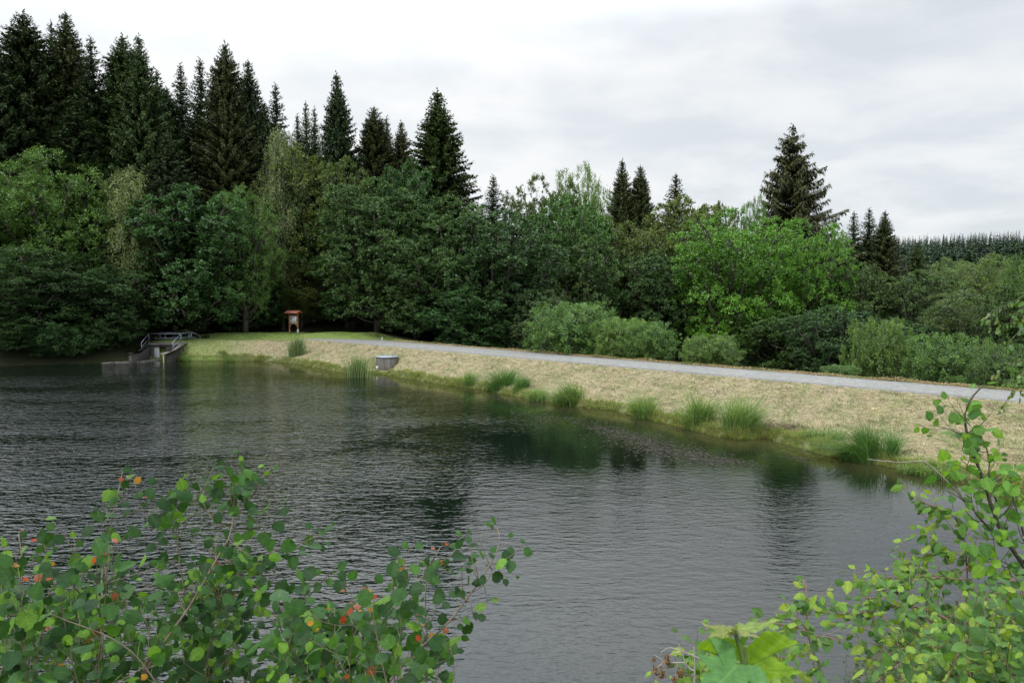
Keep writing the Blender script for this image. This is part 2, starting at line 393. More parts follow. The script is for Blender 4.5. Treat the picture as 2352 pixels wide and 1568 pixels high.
def on_bank(q):
    y = q[:, 1]; ok = (y > 24) & (q[:, 0] > -34.8) & ~inside(q, S) & ~inside(q, CRpoly) & (np.abs(q[:, 0]/y) < .72)
    ok &= r.uniform(0, 1, len(q)) < (32/np.maximum(y, 32))**1.0
    idx = np.where(ok)[0]; ok[idx] = ok[idx] & (seg_dist(q[idx], S, True) > .15) & (seg_dist(q[idx], CR, False) > .02)
    return ok
q = scatter(r, 120000, (-35, 24), (38, 80), on_bank); n = len(q)
patch = 1.2*vnoise(q, 2.4, 8)+.8*vnoise(q, .8, 9); dsq = seg_dist(q, S, True)
g = patch+.5*vnoise(np.column_stack([(q@DP)*.3, q@nP]), .7, 36)+r.normal(0, .3, n) > np.where(dsq < 1.4, -.1, .14)+sm(-18, -28, q[:, 0])*-.5
col = np.where(g[:, None], pick(r, n, [(.25, .28, .13), (.34, .34, .19), (.20, .24, .10)]), pick(r, n, [(.50, .41, .25), (.56, .47, .30), (.42, .34, .20), (.47, .37, .24), (.51, .44, .27), (.30, .24, .14), (.36, .36, .17), (.30, .31, .13)]))
hg = np.where(g, r.uniform(.05, .14, n), r.uniform(.05, .16, n))
ln = r.normal(0, 1, (n, 3))*np.where(g, .5, 1.9)[:, None]; ln[:, 2] = 0
col *= (1+.45*vnoise(q, .45, 31)+.35*vnoise(q, 1.7, 32)+.25*vnoise(q, 5.0, 33)+.35*vnoise(np.column_stack([(q@DP)*.25, q@nP]), .5, 35))[:, None].clip(.4, 1.6)
hg = hg*(1+1.3*np.maximum(0, vnoise(q, .9, 34))*g)
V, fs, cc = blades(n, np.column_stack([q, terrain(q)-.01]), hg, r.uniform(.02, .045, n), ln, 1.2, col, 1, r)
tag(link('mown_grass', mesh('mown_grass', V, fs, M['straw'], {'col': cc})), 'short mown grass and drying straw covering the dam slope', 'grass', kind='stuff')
# lush fringe along the water
def fringe(q):
    ok = (q[:, 1] > 22) & (np.abs(q[:, 0]/q[:, 1]) < .72) & (q[:, 0] > -33) & ~inside(q, CRpoly) & (r.uniform(0, 1, len(q)) < (34/np.maximum(q[:, 1], 34)))
    idx = np.where(ok)[0]; d = seg_dist(q[idx], S[:28], False); ins = inside(q[idx], S)
    lim = .36+.5*vnoise(q[idx], 3.0, 21)
    ok[idx] = np.where(ins, d < .12, d < np.maximum(lim, .15)*(r.uniform(0, 1, len(idx))**.7)*1.5); return ok
q = scatter(r, 52000, (-34, 22), (26, 80), fringe); n = len(q)
col = pick(r, n, [(.18, .26, .06), (.24, .32, .08), (.31, .36, .11), (.14, .20, .05), (.38, .33, .17), (.30, .19, .09), (.20, .27, .08)])
hg = r.uniform(.06, .24, n)*(1+2.6*np.maximum(0, vnoise(q, 2.2, 22)+.5*vnoise(q, .5, 23))); ln = r.normal(0, .45, (n, 3)); ln[:, 2] = 0; ln[:, :2] -= nP*.25
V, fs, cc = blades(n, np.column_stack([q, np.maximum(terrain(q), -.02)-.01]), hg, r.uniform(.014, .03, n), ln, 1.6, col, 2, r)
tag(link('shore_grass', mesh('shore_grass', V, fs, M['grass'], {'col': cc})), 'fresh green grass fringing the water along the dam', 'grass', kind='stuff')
# grass of the mound behind the path end
def mound(q):
    return (q[:, 1] > 79.6) & (q[:, 1] < 86.5) & inside(q, CRpoly) & (q@nP > 41) & (q[:, 0] > -34)
q = scatter(r, 26000, (-35, 78), (-8, 87), lambda q: inside(q, CRpoly) & (q[:, 1] < 86.3) & ((q[:, 0] < -18) | (q@nP > 46.5)) & ((q[:, 0] < -22) | (q@nP > 46.3)) & (q@nP < 50.5))
n = len(q)
V, fs, cc = blades(n, np.column_stack([q, terrain(q)-.01]), r.uniform(.05, .13, n), r.uniform(.03, .05, n), r.normal(0, .6, (n, 3))*[1, 1, 0], 1.3, pick(r, n, [(.17, .27, .06), (.24, .33, .09), (.32, .36, .14), (.13, .21, .05)]), 1, r)
tag(link('mound_grass', mesh('mound_grass', V, fs, M['grass'], {'col': cc})), 'green lawn on the low mound round the information board', 'grass', kind='stuff')
# windrow of cut grass on the far side of the path
n = 34000; t = r.uniform(2, 100, n); t = t[r.uniform(0, 1, n) < np.interp(t, [0, 60, 100], [.45, 1, 1])]; n = len(t)
hump = .06+.16*np.clip(np.interp(t, np.arange(0, 103, .9), np.abs(RN(6).normal(0, .6, 115))), 0, 1.2)
nv = 46.75+r.normal(0, .26, n); q = np.array([at_path(a, b) for a, b in zip(t, nv)])
z = HC+.02+hump*np.exp(-((nv-46.75)/.3)**2)*r.uniform(.2, 1.1, n)
gr = np.interp(t, np.arange(0, 104, 2.0), RN(7).uniform(0, 1, 52)) > .72
col = np.where((gr & (r.uniform(0, 1, n) < .7))[:, None], pick(r, n, [(.16, .20, .05), (.22, .24, .08)]), pick(r, n, [(.50, .38, .20), (.40, .27, .14), (.58, .47, .28), (.30, .19, .11)]))
V, fs, cc = blades(n, np.column_stack([q, z]), r.uniform(.05, .12, n), r.uniform(.02, .04, n), r.normal(0, 1.9, (n, 3))*[1, 1, 0], 1.2, col, 1, r)
tag(link('cut_grass', mesh('cut_grass', V, fs, M['straw'], {'col': cc})), 'dried cut grass raked in a line along the far edge of the path', 'cut grass', kind='stuff')

# reed and sedge tufts: (x, base y, top y, width px, lean in x, kind, label)
TUFTS = [
 (682,832,785,46,.05,'reed','tall bulrush clump in the water below the information board'),
 (822,867,812,56,.05,'reed','reed clump with bent pale stems left of the concrete shaft'),
 (1070,890,856,26,.0,'sedge','small thin sedge tuft, first one right of the concrete shaft'),
 (1145,900,850,64,-.25,'sedge','bushy dark green sedge tuft leaning left, left end of the long row on the bank'),
 (1196,908,866,34,.25,'sedge','pale fan shaped sedge tuft squeezed against the right of a bushy dark tuft'),
 (1240,921,886,44,.1,'sedge','short light sedge tuft left of the big wide wind combed tuft'),
 (1312,930,873,84,-.45,'sedge','wide wind combed sedge tuft opposite the bushes beyond the path'),
 (1487,962,896,56,-.1,'sedge','upright narrow sedge tuft standing alone on the middle of the bank'),
 (1606,986,910,78,.0,'sedge','dense green sedge tuft, left one of the touching pair'),
 (1697,1003,926,96,.15,'sedge','spreading green sedge tuft, right one of the touching pair'),
 (1885,1030,990,92,.1,'low','low spreading light green grass clump right of the dead reed litter'),
 (1985,1060,977,104,-.5,'sedge','large dark sedge tuft arching over to the left on the right part of the bank'),
 (2052,1070,992,20,-.12,'sedge','slim upright grass tuft against the large arching dark tuft'),
 (2125,1095,1046,130,.1,'low','low grass hanging over the water under the leaning dead branch'),
 (418,829,806,44,.0,'low','small green grass clump right beside the concrete outlet'),
 (520,829,812,70,.0,'low','low grass clump at the water between outlet and bulrushes'),
]
for k, (x, yb, yt, w, lean, kind, lab) in enumerate(TUFTS):
    r = RN(100+k); p = G(x, yb, 0.0); D = p[1]; h = (yb-yt)/F*D*1.16; wid = w/F*D
    n = {'reed': 480, 'sedge': 620, 'low': 520}[kind]
    if kind == 'sedge': n = int(n*min(1.8, .5+wid*.7))
    core = wid*(.30 if kind != 'reed' else .36)
    bp = np.column_stack([r.normal(0, core*.55, n), r.normal(0, core*.45 if kind != 'reed' else .2, n)+.15, np.zeros(n)])
    sub = r.randint(0, 4, n); so_ = r.normal(0, wid*.2, 4); sh_ = np.concatenate([[1.0], r.uniform(.5, .95, 3)])
    if kind == 'sedge': bp[:, 0] = bp[:, 0]*.8+so_[sub]
    if kind == 'low': bp[:, 0] = r.uniform(-wid*.42, wid*.42, n); bp[:, 0:2] += (DP*0)[None]
    wpt = bp[:, :2]+p[:2]
    if kind == 'low': wpt = p[:2]+np.outer(r.uniform(-.5, .5, n)*wid, DP)*1.0+np.outer(r.uniform(-.1, .45, n), nP)
    z = np.maximum(terrain(wpt), -.03)
    bp = np.column_stack([wpt-p[:2], z])
    if kind == 'reed':
        hh = h*r.uniform(.45, 1.0, n); ln = r.normal(0, .10, (n, 3)); ln[:, 0] += bp[:, 0]*.25+lean; bd = 2.5; wd = r.uniform(.028, .045, n)
        cs = [(.12, .20, .08), (.16, .25, .10), (.22, .29, .13), (.36, .36, .18), (.09, .16, .07)]
        odd = r.uniform(0, 1, n) < .06; ln[odd] *= 4; ln[odd, 0] -= .4
    else:
        hh = h*r.uniform(.45, 1.25, n)*sh_[sub]; ln = r.normal(0, .38, (n, 3))+r.normal(0, .25, (4, 3))[sub]; ln[:, :2] += (bp[:, :2])*(.5/max(core, .1))*np.array([1, .6]); ln[:, 0] += lean*1.6; bd = 1.9; wd = r.uniform(.014, .028, n)
        cs = [(.10, .19, .05), (.14, .25, .06), (.20, .31, .09), (.08, .15, .04), (.30, .33, .15)]
        if kind == 'low': ln = r.normal(0, .7, (n, 3)); ln[:, 1] -= .4; hh *= .9
        if 'dark' in lab: cs = [(.055, .13, .03), (.08, .17, .045), (.13, .24, .06)]
    ln[:, 2] = 0
    V, fs, cc = blades(n, bp, hh, wd, ln, bd, pick(r, n, cs), 4, r)
    nm = {'reed': 'reed_clump', 'sedge': 'sedge_tuft', 'low': 'grass_clump'}[kind]
    o = link(nm, mesh(nm, V, fs, M['grass'], {'col': cc})); o.location = (p[0], p[1], 0)
    tag(o, lab, nm.replace('_', ' '), 'clumps growing along the water edge of the dam')
    if kind == 'reed' and x < 700:
        for _ in range(11):
            b = np.array([r.normal(0, core*.5), r.normal(0, .2)+.1, 0]); top = h*r.uniform(.8, 1.0)
            MB().tube([b+[0, 0, top*.72], b+[.02, 0, top*.78], b+[.03, 0, top*.98]], [.012, .03, .02], 5).obj('seed_head', M['twig_dark'], o)
# dead reed litter on the bank
r = RN(55); n = 900; p = G(1795, 1003, 0.05)
q = p[:2]+np.outer(r.normal(0, .75, n), DP)+np.outer(r.normal(.25, .28, n), nP)
ln = np.tile(np.array([[-1.2, -1.3, 0]]), (n, 1))*r.uniform(.6, 1.4, (n, 1))+r.normal(0, .4, (n, 3))*[1, 1, 0]
V, fs, cc = blades(n, np.column_stack([q, np.maximum(terrain(q), 0)+.03]), r.uniform(.1, .26, n), r.uniform(.015, .03, n), ln, 1.3, pick(r, n, [(.16, .11, .08), (.24, .18, .13), (.09, .06, .045), (.33, .27, .21)]), 2, r)
tag(link('reed_litter', mesh('reed_litter', V, fs, M['straw'], {'col': cc})), 'brown heap of dead reed stalks lying at the water edge', 'dead reeds', kind='stuff')
# floating water weed
r = RN(56); pts = []
for (x, y, sx, sy, c) in [(1380,985,45,7,260),(1440,1000,70,14,900),(1520,1030,85,18,1500),(1620,1052,60,12,700),(1240,958,55,10,240),(1330,965,60,8,220),(1690,1060,60,10,220),(1840,1054,30,4,80),(1150,915,60,7,150),(1560,985,90,10,150),(1250,935,60,6,120)]:
    px = r.normal(x, sx*.7, c); py = r.normal(y, sy*.7, c)+(px-x)*.16
    pts += [G(a, b, .004)[:2] for a, b in zip(px, py)]
q = np.array(pts); q = q[inside(q, S)]; n = len(q); ang = r.normal(0, .7, n); ln = np.stack([np.cos(ang), np.sin(ang)], 1)*r.uniform(.03, .13, (n, 1)); sd = np.stack([-np.sin(ang), np.cos(ang)], 1)*r.uniform(.01, .035, (n, 1))
V = np.stack([q-ln, q+sd, q+ln, q-sd], 1).reshape(-1, 2); V = np.column_stack([V, r.uniform(.003, .014, len(V))])
cc = np.repeat(pick(r, n, [(.028, .021, .014), (.04, .03, .02), (.03, .028, .015), (.035, .028, .018), (.05, .038, .026), (.04, .034, .02), (.08, .065, .05)], .2), 4, 0)
tag(link('water_weed', mesh('water_weed', V, [np.arange(4*n).reshape(-1, 4)], M['straw'], {'col': cc})), 'brown water weed floating in mats near the dam', 'water weed', kind='stuff')

# ------------------------------------------------------------------ tree prototypes
def cards(r, pos, d, nor, Ls, Ws, tint):
    d = nrm(d); s = nrm(np.cross(nor, d)); nn = np.cross(d, s)
    L = Ls[:, None]; w = Ws[:, None]
    V = np.stack([pos, pos+d*L*.5+s*w*.5+nn*w*.10, pos+d*L, pos+d*L*.5-s*w*.5+nn*w*.10], 1).reshape(-1, 3)
    f = np.arange(len(V)).reshape(-1, 4)
    return V, f, np.repeat(tint, 4)
def sphere_dirs(r, n):
    v = r.normal(0, 1, (n, 3)); return nrm(v)
def broad(name, seed, H=15., Rr=5., cb=.08, top=.45, nl=26, nclump=760, per=52, sl=.55, sdir=(.6, .5), leaf=(.24, .15), lobe=(.24, .40), flat=.75, mat='leaf'):
    r = RN(seed); um = .48
    def prof(t):
        u = np.clip((t-cb)/(1-cb), 0, .995)
        return np.where(u > um, np.clip(1-(np.abs(u-um)/(1-um))**2.5, 0, 1)**.55, 1-.42*(np.abs(um-u)/um)**2)
    t = np.concatenate([np.linspace(cb+.06, .86, nl), np.linspace(cb+.15, .9, 6)]); ph = np.arange(nl+6)*2.4+r.uniform(0, 1, nl+6)
    rr = Rr*prof(t)*np.concatenate([r.uniform(.52, .82, nl), np.full(6, .12)])
    lc = np.column_stack([rr*np.cos(ph), rr*np.sin(ph), H*t]); lr = Rr*r.uniform(lobe[0], lobe[1], nl+6)*(.62+.38*prof(t)); lr[nl:] *= 1.15
    lc[:, 2] = np.minimum(lc[:, 2], H-lr*.9)
    li = r.choice(nl+6, nclump*3, p=lr**2/np.sum(lr**2)); dv = sphere_dirs(r, nclump*3); dv[:, 2] = dv[:, 2]*.85+.25; dv = nrm(dv)
    cp = lc[li]+dv*lr[li][:, None]*np.array([1, 1, flat])*r.uniform(.8, 1.08, (len(li), 1))
    dist = np.linalg.norm((cp[:, None]-lc[None])/np.array([1, 1, flat]), axis=2)/lr[None]; dist[np.arange(len(li)), li] = 9
    ok = (dist.min(1) > .82) & (cp[:, 2] > H*cb*.5); cp, dv = cp[ok][:nclump], dv[ok][:nclump]
    n = len(cp); k = 7; m = per//k
    out = nrm(cp-np.array([0, 0, H*.45])*1.0-np.column_stack([np.zeros(n), np.zeros(n), np.zeros(n)]))
    out = nrm(dv+out*.5)
    ctint = r.uniform(0, .55, n)
    sd = nrm(out[:, None]*sdir[0]+np.array([0, 0, 1.0])*sdir[1]+r.normal(0, .55, (n, k, 3)))
    s = (np.arange(m)/m)[None, None, :, None]
    ln = r.uniform(.5, 1.15, (n, k, 1, 1))*sl
    pos = cp[:, None, None]+sd[:, :, None]*s*ln
    pos = pos+np.array([0, 0, -1.0])*(s**2)*ln*(.25 if sdir[1] >= 0 else .5)+r.normal(0, .07, pos.shape)
    pos = pos.reshape(-1, 3); N_ = len(pos)
    nor = nrm(np.repeat(out, k*m, 0)*.55+np.array([0, 0, .75])+r.normal(0, .45, (N_, 3)))
    d = nrm(np.repeat(sd.reshape(-1, 3), m, 0)+r.normal(0, .7, (N_, 3)))
    tint = np.clip(np.repeat(ctint, k*m)+r.uniform(0, .5, N_), 0, 1)
    Ls = leaf[0]*r.uniform(.6, 1.25, N_); Ws = leaf[1]*r.uniform(.6, 1.25, N_)
    V, f, tt = cards(r, pos, d, nor, Ls, Ws, tint)
    # sparse inner leaves so that crowns are not hollow
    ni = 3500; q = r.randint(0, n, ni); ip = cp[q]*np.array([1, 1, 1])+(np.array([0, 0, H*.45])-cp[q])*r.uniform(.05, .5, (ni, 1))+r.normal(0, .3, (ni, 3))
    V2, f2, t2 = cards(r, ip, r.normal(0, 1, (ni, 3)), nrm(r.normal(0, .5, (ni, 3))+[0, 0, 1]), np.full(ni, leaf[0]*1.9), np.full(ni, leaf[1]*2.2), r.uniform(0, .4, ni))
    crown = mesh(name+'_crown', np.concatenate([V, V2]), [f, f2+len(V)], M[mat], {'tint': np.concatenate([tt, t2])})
    tb = MB(); zt = np.linspace(0, H*.8, 7); wob = np.cumsum(r.normal(0, .12, (7, 2)), 0)*(Rr/5); wob -= wob[0]
    ax_ = np.column_stack([wob, zt]); rad = .022*H*(1-.85*zt/(H*.8)); tb.tube(ax_, np.maximum(rad, .03), 8)
    for j in range(0, nl):
        z0 = lc[j, 2]*.55; b = np.array([np.interp(z0, zt, ax_[:, 0]), np.interp(z0, zt, ax_[:, 1]), z0]); e = lc[j]
        mid = (b+e)/2+[0, 0, -.12*np.linalg.norm(e-b)]+r.normal(0, .15, 3)
        tb.tube([b, mid, e], [.008*H, .006*H, .003*H], 5)
        for _ in range(3):
            e2 = e+sphere_dirs(r, 1)[0]*lr[j]*.85; tb.tube([e*.8+mid*.2, (e+e2)/2+r.normal(0, .1, 3), e2], [.003*H, .002*H, .0008*H], 4)
    trunk = tb.mesh(name+'_trunk', M['bark'], True)
    return dict(crown=crown, trunk=trunk, H=H, R=Rr)
def spruce(name, seed, cap=.45, H=30., Rr=4., base=.04, wh=.5, nb=7, dens=.15, droop=.12, hang=.35, sh=.8, leader=1.0, asym=0, miss=.0, twl=.5, tw=.10):
    r = RN(seed); Vs, Fs, Ts = [], [], []; no = 0; tb = MB()
    zt = np.linspace(0, H, 9); axy = np.cumsum(r.normal(0, .03, (9, 2)), 0); axy -= axy[0]
    tb.tube(np.column_stack([axy, zt]), np.maximum(.32*(1-zt/H)*H/30, .02), 7)
    z = H*base; starts, dirs, lens, ts = [], [], [], []
    while z < H*.985:
        t = z/H; L = Rr*min(1.0, ((1-t)/cap)**(sh*1.12))+.10; L *= r.uniform(.82, 1.1)
        a0 = r.uniform(0, 6.28); kk = nb if t < .93 else 5
        for j in range(kk):
            if r.uniform() < miss: continue
            a = a0+j*6.283/kk+r.normal(0, .18); l = L*r.uniform(.72, 1.15)*(1+asym*math.cos(a)*(1-t))
            starts.append((z+r.normal(0, wh*.25), a, l, t)); 
        z += wh*(1-.55*t)*r.uniform(.8, 1.2)
    for (z, a, l, t) in starts:
        ox, oy = np.interp(z, zt, axy[:, 0]), np.interp(z, zt, axy[:, 1])
        m = max(3, int(l/dens)); s = np.linspace(.06, 1, m)
        el = .55*t**3-.08-droop*(1-t)
        x = l*s; zz = z+x*el-droop*x*(1-s)*.8+.16*l*s**3*(1 if t < .8 else .3)
        ca, sa = math.cos(a), math.sin(a)
        c = np.column_stack([ox+ca*x, oy+sa*x, zz])
        if l > .8: tb.tube(c[::max(1, m//4)], .012+.012*l/4, 3, False) if m >= 4 else None
        for sg in (-1, 1):
            th = sg*(.85+r.normal(0, .15, m)); d = np.column_stack([np.cos(a+th), np.sin(a+th), -.18+r.normal(0, .12, m)-hang*.4])
            tl = (twl*.35+twl*np.minimum((1-s)*l*.35, 1.0))*r.uniform(.6, 1.25, m)
            nor = nrm(np.column_stack([r.normal(0, .3, m), r.normal(0, .3, m), np.ones(m)]))
            q_ = min(1, .38+l/2.2)
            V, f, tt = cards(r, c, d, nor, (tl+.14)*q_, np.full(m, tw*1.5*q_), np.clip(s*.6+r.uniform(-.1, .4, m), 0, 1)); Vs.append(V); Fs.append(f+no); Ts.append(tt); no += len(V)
        for _ in range(2):
            d = np.column_stack([np.full(m, ca*.35), np.full(m, sa*.35), -np.ones(m)])+r.normal(0, .25, (m, 3))
            hl = (hang*r.uniform(.5, 1.4, m))*(.4+.6*np.sin(math.pi*np.clip(s, 0, 1)**.8)+.2)*min(1, .2+l/3)
            nor = np.column_stack([np.full(m, -sa), np.full(m, ca), np.zeros(m)])+r.normal(0, .6, (m, 3))
            nor2 = nrm(np.cross(d, nor))
            V, f, tt = cards(r, c+r.normal(0, .05, (m, 3)), d, nor2, hl+.08, np.full(m, tw*1.3), np.clip(s*.5+r.uniform(-.1, .3, m), 0, 1)); Vs.append(V); Fs.append(f+no); Ts.append(tt); no += len(V)
        # shoot tip
        V, f, tt = cards(r, c[-1:], np.array([[ca, sa, .25+t*.5]]), np.array([[0, 0, 1.]]), np.array([.16+.12*min(1, l)]), np.array([tw*(.7+.6*min(1, l))]), np.array([.9])); Vs.append(V); Fs.append(f+no); Ts.append(tt); no += len(V)
    lz = np.linspace(H*.95, H*1.0, 12); m = 12
    d = sphere_dirs(r, m); d[:, 2] = abs(d[:, 2])+.9; V, f, tt = cards(r, np.column_stack([np.full(m, axy[-1, 0]), np.full(m, axy[-1, 1]), lz]), d, nrm(np.cross(d, sphere_dirs(r, m))), np.full(m, .34*leader), np.full(m, tw*.9), np.full(m, .6)); Vs.append(V); Fs.append(f+no); Ts.append(tt)
    crown = mesh(name+'_crown', np.concatenate(Vs), [np.concatenate(Fs)], M['needle'], {'tint': np.concatenate(Ts)})
    return dict(crown=crown, trunk=tb.mesh(name+'_trunk', M['bark'], True), H=H, R=Rr)
PR = {
 'maple': broad('maple', 1, H=21, Rr=6, nl=46, nclump=1500, per=42, lobe=(.20, .33), leaf=(.27, .17)), 'maple2': broad('maple_b', 2, H=21, Rr=6, nl=54, nclump=1500, per=42, lobe=(.17, .30), leaf=(.25, .16)),
 'oak': broad('oak', 3, H=20, Rr=7, top=.5, nl=46, nclump=1400, per=42, lobe=(.18, .32), flat=.55, sl=.6, sdir=(.8, .15), leaf=(.22, .14)),
 'ash': broad('ash', 4, H=20, Rr=6, nl=42, nclump=1100, per=56, sl=1.15, sdir=(.35, 1.1), leaf=(.24, .10), lobe=(.2, .33)),
 'birch': broad('birch', 5, Rr=3.2, cb=.2, nl=22, nclump=560, per=70, sl=1.25, sdir=(.35, -.9), leaf=(.15, .11), lobe=(.3, .45)),
 'willow': broad('willow', 6, H=19, Rr=5, nl=36, nclump=1000, per=63, sl=.8, sdir=(.7, .5), leaf=(.22, .075), lobe=(.22, .38)),
 'bush': broad('bush', 7, H=5., Rr=3.4, cb=.02, top=.6, nl=24, nclump=520, per=63, sl=.42, sdir=(.6, .75), leaf=(.12, .07), lobe=(.24, .38)),
 'bush2': broad('bush_b', 8, H=5., Rr=3.0, cb=.02, top=.55, nl=20, nclump=520, per=63, sl=.5, sdir=(.5, 1.0), leaf=(.13, .06), lobe=(.26, .42)),
 'spruce': spruce('spruce', 21, wh=.36, sh=.75, dens=.13, tw=.12, nb=8), 'spruce2': spruce('spruce_b', 22, wh=.42, nb=8, dens=.13, tw=.12, droop=.2, hang=.5, sh=.85, cap=.5),
 'slim': spruce('slim_spruce', 23, cap=.6, H=26, Rr=2.4, wh=.42, nb=7, dens=.14, sh=.85, hang=.3, miss=.08),
 'broadspruce': spruce('wide_spruce', 24, cap=.75, H=26, Rr=4.6, wh=.36, nb=9, dens=.13, tw=.12, sh=.85, droop=.12, hang=.4),
 'layered': spruce('layered_spruce', 25, cap=.6, H=28, Rr=6.0, wh=.85, nb=8, dens=.12, droop=.10, hang=.8, sh=.85, asym=.28, miss=.14, twl=.8, tw=.12),
 'young': spruce('young_spruce', 26, cap=1.0, H=8, Rr=1.5, wh=.42, nb=6, dens=.14, sh=.9, hang=.2, droop=-.02, miss=.08, twl=.45),
}
used = set()
def tree(kind, x, yt, Y, hw, col, label, name=None, cat=None, group=None, bz=None, rz=None, tilt=0):
    p = W(x, yt, Y); base = ground_z(p[0], p[1])-.15 if bz is None else bz
    hw = hw*(1.0 if kind in ('spruce', 'spruce2', 'slim', 'broadspruce', 'young') else .92 if kind == 'layered' else 1.08 if kind.startswith('bush') else 1.22); pr_ = PR[kind]; sz = (p[2]-base)/pr_['H']; sr = hw/F*Y/pr_['R']
    sp = 'spruce' in kind or kind in ('slim', 'layered', 'young')
    name = name or ('spruce_tree' if sp else {'oak': 'oak_tree', 'birch': 'birch_tree', 'willow': 'willow_tree', 'ash': 'ash_tree', 'bush': 'bush', 'bush2': 'bush'}.get(kind, 'maple_tree'))
    cat = cat or {'spruce_tree': 'spruce', 'bush': 'bush', 'willow_tree': 'tree'}.get(name, name.split('_')[0]+' tree' if not name.startswith('spruce') else 'spruce')
    o = empty(name, (p[0], p[1], base), label, cat, group)
    h = (x*7.3+yt*1.7) % 6.28 if rz is None else rz
    if kind == 'layered': h = 0
    hw_ = 1
    o.rotation_euler = (0, tilt, h)
    for part in ('trunk', 'crown'):
        c = link(part, pr_[part], o); c.scale = (sr, sr, sz)
        if part == 'crown': k_ = 1.25 if sp else 1.5; c.color = (col[0]*k_*1.14, col[1]*k_, col[2]*k_*.70, 1)
    return o
